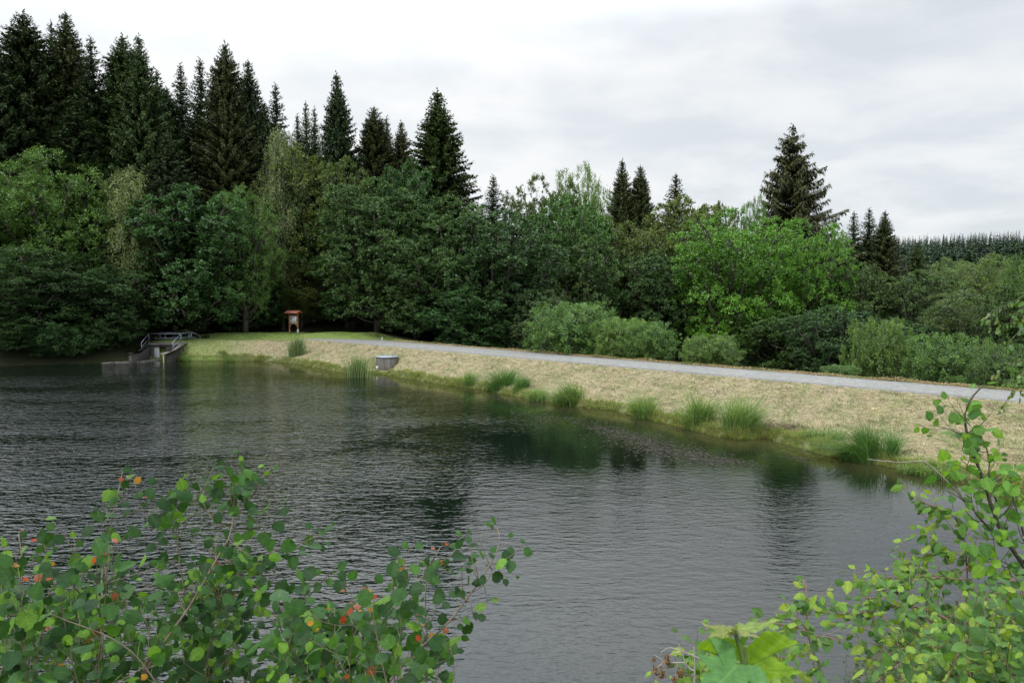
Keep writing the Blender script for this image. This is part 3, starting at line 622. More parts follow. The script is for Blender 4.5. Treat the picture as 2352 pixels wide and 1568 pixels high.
# colours (leaf albedo)
DK = (.032, .066, .032); MP = (.044, .084, .040); OL = (.070, .096, .034); LG = (.060, .115, .034); OK_ = (.066, .150, .026); PB = (.105, .135, .075)
BL = (.036, .082, .038); SB = (.064, .122, .042); SP = (.018, .036, .020); SG = (.024, .050, .020); SD = (.028, .040, .018)
gS = 'dark spruces of the wood on the left'; gB = 'broadleaf trees behind the dam'; gH = 'bushes on the far slope beyond the path'
T = [
 # spruces, left wood
 ('spruce', 48, 24, 88, 120, (.022,.040,.022), 'tallest spruce at the left edge with a bluish green top', gS),
 ('spruce2', -30, 60, 84, 120, SP, 'spruce cut off by the left edge of the picture', gS),
 ('spruce2', 148, 26, 92, 105, SD, 'spruce with a ragged tiered tip, right of the bluish topped one', gS),
 ('slim', 116, 48, 97, 60, SP, 'thin spruce tip squeezed between the two tallest left spruces', gS),
 ('slim', 206, 85, 90, 78, SP, 'slim needle tipped spruce just left of the first gap of sky', gS),
 ('spruce', 284, 80, 92, 92, SG, 'left half of a twin topped green spruce right of the first sky gap', gS),
 ('spruce2', 318, 80, 88, 92, (.025,.05,.02), 'right half of the twin topped green spruce, brighter green', gS),
 ('slim', 358, 160, 95, 70, SP, 'lower spruce on the right shoulder of the twin topped spruce', gS),
 ('slim', 416, 146, 99, 60, SP, 'narrow spruce with a bare spike tip, left one of the two in the dip', gS),
 ('slim', 457, 134, 95, 70, SP, 'narrow cone spruce with a star tip, right one of the two in the dip', gS),
 ('spruce', 520, 97, 92, 82, SD, 'tall brownish spruce with a broad lumpy top, middle of the left wood', gS),
 ('spruce2', 452, 262, 95, 74, SD, 'spruce in front with brownish drooping boughs under the two narrow tips', gS),
 ('spruce2', 568, 136, 95, 85, SP, 'dark spruce leaning on the right of the broad lumpy topped one', gS),
 ('slim', 631, 192, 98, 66, SP, 'slender spruce rising behind the pale grey birch', gS),
 ('slim', 684, 262, 102, 42, SP, 'leftmost of three thin spruce tips between birch and the big dense spruce', gS),
 ('slim', 702, 234, 105, 44, SG, 'middle of three thin spruce tips left of the big dense spruce', gS),
 ('slim', 722, 246, 102, 44, SG, 'rightmost of three thin spruce tips left of the big dense spruce', gS),
 ('broadspruce', 773, 166, 96, 98, SP, 'big dense dark spruce, cone standing free above the olive trees', gS),
 ('spruce', 857, 243, 98, 76, SD, 'medium spruce right of the big dense one, sharp single tip', gS),
 ('slim', 889, 268, 101, 52, SD, 'small spruce between the sharp tipped one and the ragged topped one', gS),
 ('spruce2', 921, 278, 99, 66, (.032,.038,.02), 'ragged topped spruce with dead brown twigs', gS),
 ('broadspruce', 1004, 205, 94, 150, (.024,.046,.016), 'large regular spruce with upswept branch tips at the right end of the left wood', gS),
 ('slim', 1131, 402, 104, 60, SP, 'tiny lone spruce tip poking above the tree line', gS),
 ('slim', 170, 215, 84, 110, SP, 'shaded spruce low in front of the tall ones at the far left', gS),
 ('spruce2', 385, 300, 83, 100, (.016,.03,.014), 'shaded spruce behind the pale birch and the maple at left', gS),
 ('spruce', 590, 300, 97, 90, (.016,.028,.014), 'shaded spruce behind the grey willow and olive tree', gS),
 ('spruce2', 240, 205, 93, 70, SP, 'spruce closing the bottom of the first sky gap in the left wood', gS),
 ('spruce', 385, 200, 97, 66, SG, 'low spruce filling the dip left of the two narrow tips', gS),
 ('slim', 492, 178, 98, 60, SP, 'spruce wedged between the star tip and the lumpy topped one', gS),
 ('spruce2', 608, 236, 99, 60, SP, 'low spruce behind the slender one, left of it', gS),
 # spruces, right
 ('spruce2', 1430, 366, 122, 66, SD, 'brownish spruce with a spiky double tip behind the middle of the dam', 'spruces behind the dam'),
 ('spruce', 1472, 378, 122, 56, SD, 'narrower brownish spruce touching the double tipped one', 'spruces behind the dam'),
 ('slim', 1551, 398, 128, 72, SD, 'small spruce tip above the olive tree', 'spruces behind the dam'),
 ('layered', 1822, 287, 110, 155, (.034,.042,.022), 'big lone spruce with layered drooping branches, wider on its right', 'spruces behind the dam'),
 ('slim', 1962, 486, 122, 52, SG, 'dark spruce directly right of the big layered spruce', 'spruces behind the dam'),
 ('slim', 1999, 478, 120, 56, SP, 'spruce with a full pointed top, middle of the right hand three', 'spruces behind the dam'),
 ('spruce2', 2034, 484, 118, 62, SD, 'spruce with a bare whorled spike, right of the right hand three', 'spruces behind the dam'),
 ('spruce2', 1930, 560, 112, 60, SD, 'brown shaded spruce tucked under the right side of the layered spruce', 'spruces behind the dam'),
 ('broadspruce', 2108, 552, 128, 62, (.03,.05,.022), 'low broad young spruce before the far forest', 'spruces behind the dam'),
 ('spruce', 1640, 520, 128, 90, SP, 'dark spruce hidden deep between olive tree and oak', 'spruces behind the dam'),
 # broadleaf, left
 ('ash', 112, 326, 80, 122, LG, 'large light green ash by the water at the left edge', gB),
 ('ash', -70, 380, 79, 120, LG, 'green ash cut off by the left edge beside the larger ash', gB),
 ('willow', 206, 316, 88, 42, OL, 'small yellowish tree top peeping behind the large ash', gB),
 ('birch', 300, 361, 80.5, 52, PB, 'pale drooping birch between the ash and the round maple', gB),
 ('maple', 424, 404, 82, 118, BL, 'rounded maple behind the outlet railing', gB),
 ('maple2', 255, 600, 77.5, 92, DK, 'dark leafy shrub tree overhanging the outlet from the left', gB),
 ('willow', 60, 560, 76.0, 150, DK, 'dark low tree hanging over the water at the far left', gB),
 ('willow', 556, 420, 85, 66, SB, 'greyish willow between the round maple and the dark trees', gB),
 ('birch', 641, 262, 91, 40, (.10,.13,.08), 'grey green birch top in front of the slender spruce', gB),
 ('maple', 678, 306, 94, 86, OL, 'olive yellow maple below the grey green birch top', gB),
 ('maple2', 792, 342, 92, 68, (.06,.092,.034), 'olive maple under the big dense spruce', gB),
 ('oak', 700, 418, 94, 88, (.035,.075,.024), 'deep green tree above the information board', gB),
 ('maple2', 862, 392, 88, 108, (.05,.092,.045), 'broad maple with grey green top left of the regular spruce', gB),
 ('maple', 946, 344, 91, 68, BL, 'dark green round tree hugging the regular spruce', gB),
 ('maple2', 560, 590, 89, 92, DK, 'shaded maple behind the mound left of the information board', gB),
 ('willow', 690, 590, 91.5, 70, (.055,.075,.024), 'yellowish twiggy tree right behind the information board', gB),
 ('maple', 810, 560, 92, 96, BL, 'dark maple at the start of the path', gB),
 ('maple2', 1035, 432, 88, 92, (.052,.098,.046), 'maple with light top at the foot of the regular spruce', gB),
 ('maple2', 955, 560, 86, 90, MP, 'grey green maple standing over the first stretch of path', gB),
 ('maple', 1150, 460, 86, 118, DK, 'big dark maple in the middle of the tree wall', gB),
 ('maple2', 1075, 640, 83, 92, BL, 'lower maple in front of the big dark one', gB),
 ('oak', 1245, 380, 108, 88, (.048,.075,.026), 'spreading tree with dark umbrella crown on the skyline', gB),
 ('ash', 1338, 360, 108, 58, (.085,.14,.05), 'light feathery aspen beside the umbrella crown', gB),
 ('maple', 1300, 428, 98, 100, (.04,.09,.03), 'soft green tree below the umbrella crown and aspen', gB),
 ('maple2', 1325, 505, 93, 84, (.05,.088,.04), 'grey green maple left of the twin brown spruces foot', gB),
 ('maple', 1240, 650, 84, 84, (.052,.082,.048), 'low maple with pale leaves just left of the large bush', gB),
 ('maple', 1445, 488, 102, 74, (.065,.09,.034), 'maple under the twin brown spruces', gB),
 ('maple2', 1575, 428, 108, 102, OL, 'olive maple with seed clusters left of the bright oak', gB),
 ('maple2', 1500, 560, 98, 96, MP, 'dark maple below the olive maple', gB),
 ('maple', 1650, 444, 106, 56, (.066,.092,.036), 'olive crown just behind the bright oak', gB),
 ('willow', 1742, 440, 106, 34, LG, 'thin sparse treetop beside the layered spruce', gB),
 ('oak', 1688, 458, 94, 132, OK_, 'bright green oak, left and taller of the two', gB),
 ('oak', 1850, 482, 95, 98, OK_, 'bright green oak with pale tip in front of the layered spruce', gB),
 ('maple', 1790, 705, 86, 88, (.035,.07,.02), 'lower shaded boughs of an oak right of the round bush', gB),
 ('maple', 1984, 588, 94, 66, (.05,.085,.035), 'maple with a visible stem below the right hand spruces', gB),
 ('maple2', 2108, 606, 92, 76, (.045,.08,.033), 'dense dark tree right of the maple with a visible stem', gB),
 ('maple', 2050, 720, 84, 90, DK, 'dark understorey tree behind the grey bushes at right', gB),
 ('willow', 2172, 586, 130, 50, (.08,.12,.055), 'pale tree in the valley below the far forest', gB),
 ('ash', 2215, 600, 150, 60, (.07,.12,.045), 'green valley tree between two pale ones', gB),
 ('willow', 2292, 578, 120, 78, (.075,.115,.04), 'tall light green willow in the valley near the right edge', gB),
 ('willow', 2230, 660, 84, 92, (.055,.088,.036), 'brownish green willow with dead branches near the right edge', gB),
 ('maple', 2345, 620, 78, 66, (.045,.085,.03), 'green tree at the right edge behind the hanging birch twigs', gB),
 ('ash', 2390, 555, 98, 60, LG, 'tree leaning in from the right edge over the far forest', gB),
 ('maple2', 1900, 690, 80, 90, DK, 'shadowy tree between the oak and the grey bushes', gB),
 # bushes
 ('bush', 40, 735, 74.6, 90, DK, 'dark bush touching the water under the large ash', 'dark bushes on the left shore'),
 ('bush2', 150, 745, 74.4, 70, BL, 'dark green bush at the waterline between the ash and the outlet', 'dark bushes on the left shore'),
 ('bush', 236, 728, 76.4, 60, DK, 'bush hanging over the bank directly left of the outlet wing wall', 'dark bushes on the left shore'),
 ('bush', 1322, 692, 66, 108, SB, 'large grey green bush, leftmost beyond the path', gH),
 ('bush2', 1430, 728, 62, 66, (.088,.15,.052), 'pale bush in the middle of the left three', gH),
 ('bush2', 1495, 738, 60, 60, SB, 'grey bush touching the pale one on its right', gH),
 ('bush2', 1636, 768, 56.5, 66, (.07,.12,.04), 'round green bush standing alone beyond the path', gH),
 ('bush', 2022, 730, 52, 74, (.070,.118,.040), 'upright olive grey bush right of the dark gap', gH),
 ('bush2', 1930, 838, 49, 40, SB, 'small low bush at the foot of the upright olive grey one', gH),
 ('bush', 2185, 764, 48, 92, (.062,.118,.042), 'broad rounded bush towards the right edge', gH),
 ('bush', 2320, 790, 44, 80, (.05,.09,.035), 'dark green bush filling the right edge beyond the path', gH),
]
for (kd, x, yt, Y, hw, col, lab, grp) in T:
    tree(kd, x, yt, Y, hw, col, lab, group=grp)

# far forest on the hill: one wood
r = RN(77); Vs, Fs, Ts = [], [], []; no = 0
for D0 in (390, 410, 432, 455, 480, 510, 545, 585):
    for x in np.arange(1850, 2580, 4200/D0):
        x = x+r.normal(0, 3); D = D0+r.normal(0, 8); p = W(x, 600, D); H = r.uniform(12, 16); b = ground_z(p[0], p[1])-.5
        m = 84; t = np.linspace(.1, 1, m); a = r.uniform(0, 6.28, m); l = (2.7*(1-t)**.9+.15)*r.uniform(.6, 1.2, m)
        pos = np.column_stack([np.full(m, p[0]), np.full(m, p[1]), b+H*t]); d = np.column_stack([np.cos(a)*1.0, np.sin(a)*1.0, np.full(m, -.45)])
        nor = nrm(np.column_stack([np.cos(a)*.4, np.sin(a)*.4, np.ones(m)])+r.normal(0, .2, (m, 3)))
        V, f, tt = cards(r, pos, d, nor, l, l*.7+.4, np.clip(r.uniform(0, .6)+r.uniform(0, .3, m), 0, 1)); Vs.append(V); Fs.append(f+no); Ts.append(tt); no += len(V)
o = link('far_forest', mesh('far_forest', np.concatenate(Vs), [np.concatenate(Fs)], M['needle'], {'tint': np.concatenate(Ts)})); o.color = (.028, .050, .028, 1)
tag(o, 'dense spruce forest along the distant hill at right', 'forest', kind='stuff')

# dead branches showing among the trees on the right
def dead_branch(px, Y, lab, rad=.05):
    m = MB(); r_ = RN(int(px[0][0])); P_ = np.array([W(x, y, Y) for x, y in px]); m.tube(P_, np.linspace(rad, rad*.3, len(P_)), 5)
    for j in range(1, len(P_)):
        for _ in range(2):
            e = P_[j]+r_.normal(0, .5, 3); m.tube([P_[j], (P_[j]+e)/2+r_.normal(0, .05, 3), e], [rad*.5, rad*.3, rad*.15], 4)
    o = m.obj('dead_branch', M['twig_pale'] if rad > .03 else M['bark']); tag(o, lab, 'branch', 'bare dead branches')
    return o
dead_branch([(2337,868),(2326,858),(2312,848),(2296,835)][::1] and [(2292,868),(2280,858),(2268,845),(2250,832),(2238,822)], 46.5, 'bare pale branch poking out of the willow near the right edge')
dead_branch([(1832,836),(1815,818),(1795,800),(1770,790)], 64, 'thin bare branch sagging in the dark gap right of the round bush', .025)

# ------------------------------------------------------------------ information board
bx = G(675, 769, ground_z(*G(675, 769, 2.1)[:2]))
gzb = ground_z(bx[0], bx[1]); ib = empty('information_board', (bx[0], bx[1], gzb), 'wooden information board with red gabled roof on the grass mound', 'information board', rz=R(-28))
ib.rotation_euler = (0, 0, R(-28))
for sx in (-1, 1):
    m = MB().box((sx*.58-.06, -.06, -.3), (sx*.58+.06, .06, 2.16)); m.obj('post', M['wood'], ib, bevel=.008)
    m = MB().box((sx*.58-.075, -.075, -.05), (sx*.58+.075, .075, .48)) if sx > 0 else MB().box((sx*.58-.066, -.066, -.05), (sx*.58+.066, .066, .40))
    m.obj('post_foot', M['greyfoot'] if sx > 0 else M['wood_lit'], ib)  # left foot in the lit timber tone, right foot pale grey
    m = MB().prism([(sx*.52, -.04, .72), (sx*.52, -.04, .84), (sx*.26, -.04, 1.12), (sx*.20, -.04, 1.05)], (0, .08, 0)); m.obj('brace', M['wood_lit'], ib)
pn = MB().box((-.52, -.03, 1.07), (.52, .03, 1.95)).obj('panel', M['wood'], ib)
fr = MB()
fr.box((-.52, -.062, 1.04), (.52, -.032, 1.10)); fr.box((-.52, -.062, 1.86), (.52, -.032, 1.97)); fr.box((-.52, -.062, 1.102), (-.47, -.032, 1.858)); fr.box((.47, -.062, 1.102), (.52, -.032, 1.858))
fr.obj('frame', M['wood_lit'], ib)
ps = MB().box((-.466, -.042, 1.104), (.466, -.033, 1.856)).obj('poster', M['white'], ib)
for (x0, z0, x1, z1) in [(-.42, 1.57, -.16, 1.73), (.34, 1.40, .45, 1.56), (.16, 1.16, .31, 1.32)]:
    MB().box((x0, -.046, z0), (x1, -.0425, z1)).obj('picture', M['photo'], ps)
tx = MB(); rr_ = random.Random(3)
for z in np.arange(1.14, 1.82, .028):
    for (xa, xb) in ((-.42, -.12), (-.08, .30)):
        if xa == -.42 and 1.54 < z < 1.76: continue
        if xa > -.1 and z < 1.34: xb = .12
        tx.box((xa, -.0445, z), (xb-rr_.uniform(0, .06), -.0425, z+.009))
tx.obj('print', M['text'], ps)
for s_ in (-1, 1):
    m = MB(); e = .46; m.prism([(-.94, 0, 2.42), (.90, 0, 2.42), (.90, s_*e, 2.17), (-.94, s_*e, 2.17)], (0, 0, .045)); m.obj('roof', M['roof'], ib)
for sx in (-1, 1):
    MB().prism([(sx*.58-.04, -.42, 2.15), (sx*.58-.04, 0, 2.38), (sx*.58-.04, .42, 2.15), (sx*.58-.04, .36, 2.11), (sx*.58-.04, -.36, 2.11)], (.08, 0, 0)).obj('rafter', M['wood'], ib)

# ------------------------------------------------------------------ round concrete shaft in the bank
cs = W(888, 818, 66.9); Rs = .90
sh = empty('intake_shaft', (cs[0], cs[1]+.1, 0), 'round concrete intake shaft with flat grey lid set into the bank', 'concrete shaft')
m = MB(); k = 40; a = np.arange(k)*2*math.pi/k; ztop = cs[2]-.06
ring = np.column_stack([np.cos(a)*Rs, np.sin(a)*Rs*1.25])
m.tube([(0, 0, -.4), (0, 0, ztop*.3), (0, 0, ztop*.34), (0, 0, ztop)], [Rs+.02, Rs+.02, Rs, Rs], k); m.obj('wall', M['shaft_wall'], sh)
m = MB(); m.tube([(0, 0, ztop+.003), (0, 0, ztop+.06)], Rs+.05, k); m.obj('lid', M['lid'], sh)
m = MB(); m.tube([(.52, .1, ztop+.063), (.52, .1, ztop+.30)], .035, 8); m.tube([(.52, .1, ztop+.30), (.52, .1, ztop+.36)], .065, 10); m.obj('vent_pipe', M['metal'], sh)
m = MB(); m.box((-.78, -Rs+.33, .10), (-.72, -Rs+.39, .30)); m.obj('gauge_strip', M['white'], sh)
m = MB(); m.box((-.80, -Rs+.26, .22), (-.60, -Rs+.30, .50)); gb = m.obj('gauge_board', M['white'], sh)
for zz in (.28, .35, .42): MB().box((-.72, -Rs+.252, zz), (-.66, -Rs+.257, zz+.02)).obj('gauge_mark', M['photo'], gb)
m = MB(); m.box((-.95, -Rs-.45, -.3), (.15, -Rs+.1, .06)); m.obj('step', M['concrete_light'], sh, bevel=.03)
p = W(877.5, 775.5, 77.5); g0 = ground_z(p[0], p[1])
mp = empty('marker_post', (p[0], p[1], g0), 'short marker post with white cap at the far edge of the path', 'post')
MB().tube([(0, 0, -.2), (0, 0, p[2]-g0-.07)], .035, 8).obj('shaft', M['greyfoot'], mp)
MB().tube([(0, 0, p[2]-g0-.068), (0, 0, p[2]-g0+.03)], .055, 10).obj('cap', M['white'], mp)

# ------------------------------------------------------------------ outlet structure at the left
XL, XR, YF, YB, ZD = -35.3, -32.4, 77.5, 80.0, 1.60
oc = empty('outlet_structure', (XL, YF, 0), 'dark concrete outlet with sloping wing walls at the left end of the dam', 'outlet')
def part(m, name, mat, **k):
    V_off = np.array([XL, YF, 0])
    m.v = [v-V_off for v in m.v]; return m.obj(name, mat, oc, **k)
part(MB().box((XL-.25, YF-.06, ZD-.16), (XR+.25, YB+.1, ZD)), 'deck', M['concrete'], bevel=.02)
part(MB().box((XL+.002, YF, 1.28), (XR-.002, YF+.3, ZD-.163)), 'lintel', M['concrete_dark'])
part(MB().box((XL+.002, YF, -1), (XL+.28, YF+.3, 1.277)), 'pier', M['concrete_dark'])
part(MB().box((-33.86, YF, -1), (XR-.002, YF+.3, 1.277)), 'pier', M['concrete_dark'])
part(MB().box((XL+.282, YF+.12, -1), (XL+.80, YF+.2, 1.277)), 'stop_board', M['greyfoot'])
part(MB().box((XL+.3, YB-.4, -1), (XR-.1, YB-.1, 1.43)), 'back_wall', M['concrete_dark'])
part(MB().prism([(XL-.25, YF+.3, -1), (XL-.25, YF+.3, ZD-.17), (XL-.25, YF-.1, ZD-.17), (XL-.25, 75.2, .84), (XL-.25, 73.6, .90), (XL-.25, 73.6, -1)], (.25, 0, 0)), 'wing_wall', M['concrete_dark'])
part(MB().prism([(XR, YF+.3, -1), (XR, YF+.3, ZD-.17), (XR, YF-.1, ZD-.17), (XR, 75.4, .90), (XR, 74.2, .90), (XR, 74.2, -1)], (.25, 0, 0)), 'wing_wall', M['concrete_dark'])
part(MB().prism([(XR-.05, YF-.1, ZD-.165), (XR-.05, 75.4, .905), (XR-.05, 73.2, .905), (XR-.05, 73.2, .99), (XR-.05, 75.36, .99), (XR-.05, YF-.1, ZD-.07)], (.5, 0, 0)), 'coping', M['concrete_light'])
part(MB().prism([(XL-.3, YF-.1, ZD-.165), (XL-.3, 75.2, .845), (XL-.3, 73.5, .905), (XL-.3, 73.5, .97), (XL-.3, 75.16, .92), (XL-.3, YF-.1, ZD-.08)], (.35, 0, 0)), 'coping', M['concrete_dark'])
# stone sill in front of it
sp = [G(240, 833, .11), G(262, 831, .11), G(322, 829.5, .11), G(350, 826.5, .11), G(374, 824, .11)]
m = MB()
for a, b in zip(sp[:-1], sp[1:]):
    d = nrm((b-a)[None])[0]; s_ = np.array([-d[1], d[0], 0])*.42
    m.prism([a-[0, 0, .3], a, a+s_, a+s_-[0, 0, .3]], b-a)
tag(m.obj('sill_kerb', M['concrete'], bevel=.03), 'low pale kerb lying in the water in front of the outlet', 'kerb')
gp = empty('gauge_post', (XR-.1, 74.0, 0), 'yellowed gauge post standing in the water at the outlet', 'gauge post')
MB().box((-.05, -.04, -.6), (.05, .04, .88)).obj('board', M['yellow'], gp)
MB().box((-.03, -.055, .80), (.03, -.042, .86)).obj('plate', M['white'], gp)
zt_ = 2.55
def rail(name, lab, tops, posts, drop=.93, mid=.48):
    o = empty(name, tuple(tops[0]), lab, 'railing', 'steel railings of the outlet'); T0 = np.array(tops[0])
    m = MB(); P_ = np.array(tops)-T0
    for a, b in zip(P_[:-1], P_[1:]): m.tube([a, b], .028, 8)
    m.obj('handrail', M['metal'], o, smooth=True)
    m = MB()
    for a, b in zip(P_[:-1], P_[1:]): m.tube([a-[0, 0, mid], b-[0, 0, mid]], .02, 6)
    m.obj('middle_rail', M['metal'], o, smooth=True)
    for q in posts:
        MB().tube([np.array(q)-T0, np.array([q[0], q[1], q[3] if len(q) > 3 else q[2]-drop])-T0], .024, 6).obj('post', M['metal'], o, smooth=True)
def ptop(q): return (q[0], q[1], q[2])
def rl(name, lab, tops, posts): 
    o = empty(name, tuple(tops[0]), lab, 'railing', 'steel railings of the outlet'); T0 = np.array(tops[0], float); P_ = np.array(tops, float)-T0
    m = MB(); [m.tube([a, b], .03, 8) for a, b in zip(P_[:-1], P_[1:])]; m.obj('handrail', M['metal'], o, smooth=True)
    m = MB(); [m.tube([a-[0, 0, .46], b-[0, 0, .46]], .022, 6) for a, b in zip(P_[:-1], P_[1:])]; m.obj('middle_rail', M['metal'], o, smooth=True)
    for (x, y, z1, z0) in posts:
        MB().tube([np.array([x, y, z1])-T0, np.array([x, y, z0])-T0], .025, 6).obj('post', M['metal'], o, smooth=True)
rl('metal_railing', 'front railing of the outlet with both ends sloping down the wing walls',
   [(XL-.12, 75.9, 1.78), (XL-.12, YF, zt_), (XR+.12, YF, zt_), (XR+.12, 75.6, 1.85)],
   [(XL-.12, 75.9, 1.78, 1.0), (XL-.12, YF, zt_, ZD), (XR+.12, YF, zt_, ZD), (XR+.12, 75.6, 1.85, 1.0)])
rl('metal_railing', 'rear railing along the far side of the outlet deck, half hidden behind the front one',
   [(XL-.12, YB, zt_), (XR+.12, YB, zt_)], [(XL-.12, YB, zt_, ZD), (XL+.4, YB, zt_, ZD), (XR+.12, YB, zt_, ZD)])
rl('metal_railing', 'side railing running back from the outlet and sloping down into the grass',
   [(XR+.14, YF+.15, zt_), (XR+.14, YB-.1, zt_), (XR+.9, YB+1.6, 1.95)], [(XR+.14, YB-.6, zt_, ZD), (XR+.14, YB-.1, zt_, ZD), (XR+.6, YB+.95, 2.2, 1.4), (XR+.9, YB+1.6, 1.95, 1.4)])

# ------------------------------------------------------------------ foreground plants
def leaf_tpl(kind):
    if kind == 'aspen':
        a = np.linspace(-math.pi, math.pi, 23)[:-1]; rad = np.where(np.arange(22) % 2 == 0, 1.0, .88)
        u = .5+.5*np.cos(a)*rad*1.0; v = .5*np.sin(a)*rad; tip = np.exp(-(a/.3)**2)*.17-np.exp(-((np.abs(a)-math.pi)/.3)**2)*-.06; u = u+tip; v = v*(1-.0*u)
        w = -.16*v*v*2; c = (.42, 0, .03)
    elif kind == 'hornbeam':
        u = np.array([0, .08, .2, .35, .5, .65, .8, .9, 1.0, .9, .8, .65, .5, .35, .2, .08]); hw = np.array([0, .17, .27, .33, .33, .28, .19, .1, 0, -.1, -.19, -.28, -.33, -.33, -.27, -.17]); v = hw; w = -.5*v*v+np.where(np.arange(16) % 2 == 0, .02, -.02)-.12*(u-.4)**2; c = (.45, 0, .05)
    elif kind == 'small':
        u = np.array([0, .3, .7, 1.0, .7, .3]); v = np.array([0, .3, .25, 0, -.25, -.3]); w = -.5*np.abs(v)**2*2; c = (.45, 0, .05)
    V = np.column_stack([u, v, w]); return np.concatenate([[c], V])
TPL = {k: leaf_tpl(k) for k in ('aspen', 'hornbeam', 'small')}
def leaves(mb, kind, r, pos, d, nor, size, col):
    T_ = TPL[kind]; m = len(T_); d = nrm(d); s = nrm(np.cross(nor, d)); nn = np.cross(d, s); n = len(pos)
    fold = r.uniform(.4, 2.2, n)*r.choice([1, 1, 1, -1], n); wv = r.uniform(.82, 1.1, n)
    Lw = T_[None, :, 2]*fold[:, None]-.25*r.uniform(-.3, 1, (n, 1))*T_[None, :, 0]**2
    V = pos[:, None]+size[:, None, None]*(d[:, None]*T_[None, :, :1]+s[:, None]*T_[None, :, 1:2]*wv[:, None, None]+nn[:, None]*Lw[..., None])
    k = m-1; j = np.arange(k); f = np.stack([np.zeros(k, int), j+1, (j+1) % k+1], 1)[None]+(np.arange(n)*m)[:, None, None]
    cc = np.repeat(col, m, 0)*np.tile(np.concatenate([[1.05], np.full(k, .97)]), n)[:, None]
    mb.add(V.reshape(-1, 3), [f.reshape(-1, 3)], col=cc, luv=np.tile(T_[:, :2], (n, 1)))
def petioles(mb, a, b, w, col):
    n = len(a); s = np.tile([w, 0, w*.3], (n, 1)); V = np.stack([a-s, a+s, b+s*.6, b-s*.6], 1).reshape(-1, 3)
    mb.add(V, [np.arange(4*n).reshape(-1, 4)], col=np.repeat(col, 4, 0), luv=np.full((4*n, 2), .5))
def resample(P_, step):
    P_ = np.asarray(P_, float); L = np.concatenate([[0], np.cumsum(np.linalg.norm(np.diff(P_, axis=0), axis=1))]); n = max(3, int(L[-1]/step)+1)
    t = np.linspace(0, L[-1], n); return np.stack([np.interp(t, L, P_[:, i]) for i in range(3)], 1), L[-1]
def smoothpoly(P_, it=2):
    P_ = np.asarray(P_, float)
    for _ in range(it):
        q = np.empty((2*len(P_)-2, P_.shape[1])); q[0::2] = P_[:-1]*.75+P_[1:]*.25; q[1::2] = P_[:-1]*.25+P_[1:]*.75
        P_ = np.concatenate([P_[:1], q, P_[-1:]])
    return P_
TOCAM = np.array([0, 0, CAMZ])
ASP = [(.042, .110, .024), (.064, .155, .026), (.028, .072, .024), (.034, .088, .026), (.12, .24, .03), (.050, .115, .038), (.038, .10, .022), (.025, .062, .020)]
RED = [(.36, .045, .015), (.42, .08, .02), (.28, .10, .06), (.33, .13, .09), (.34, .17, .02)]
HRN = [(.14, .27, .022), (.11, .22, .022), (.21, .33, .03), (.05, .135, .02), (.27, .37, .03), (.09, .20, .035), (.038, .10, .02), (.07, .165, .03)]
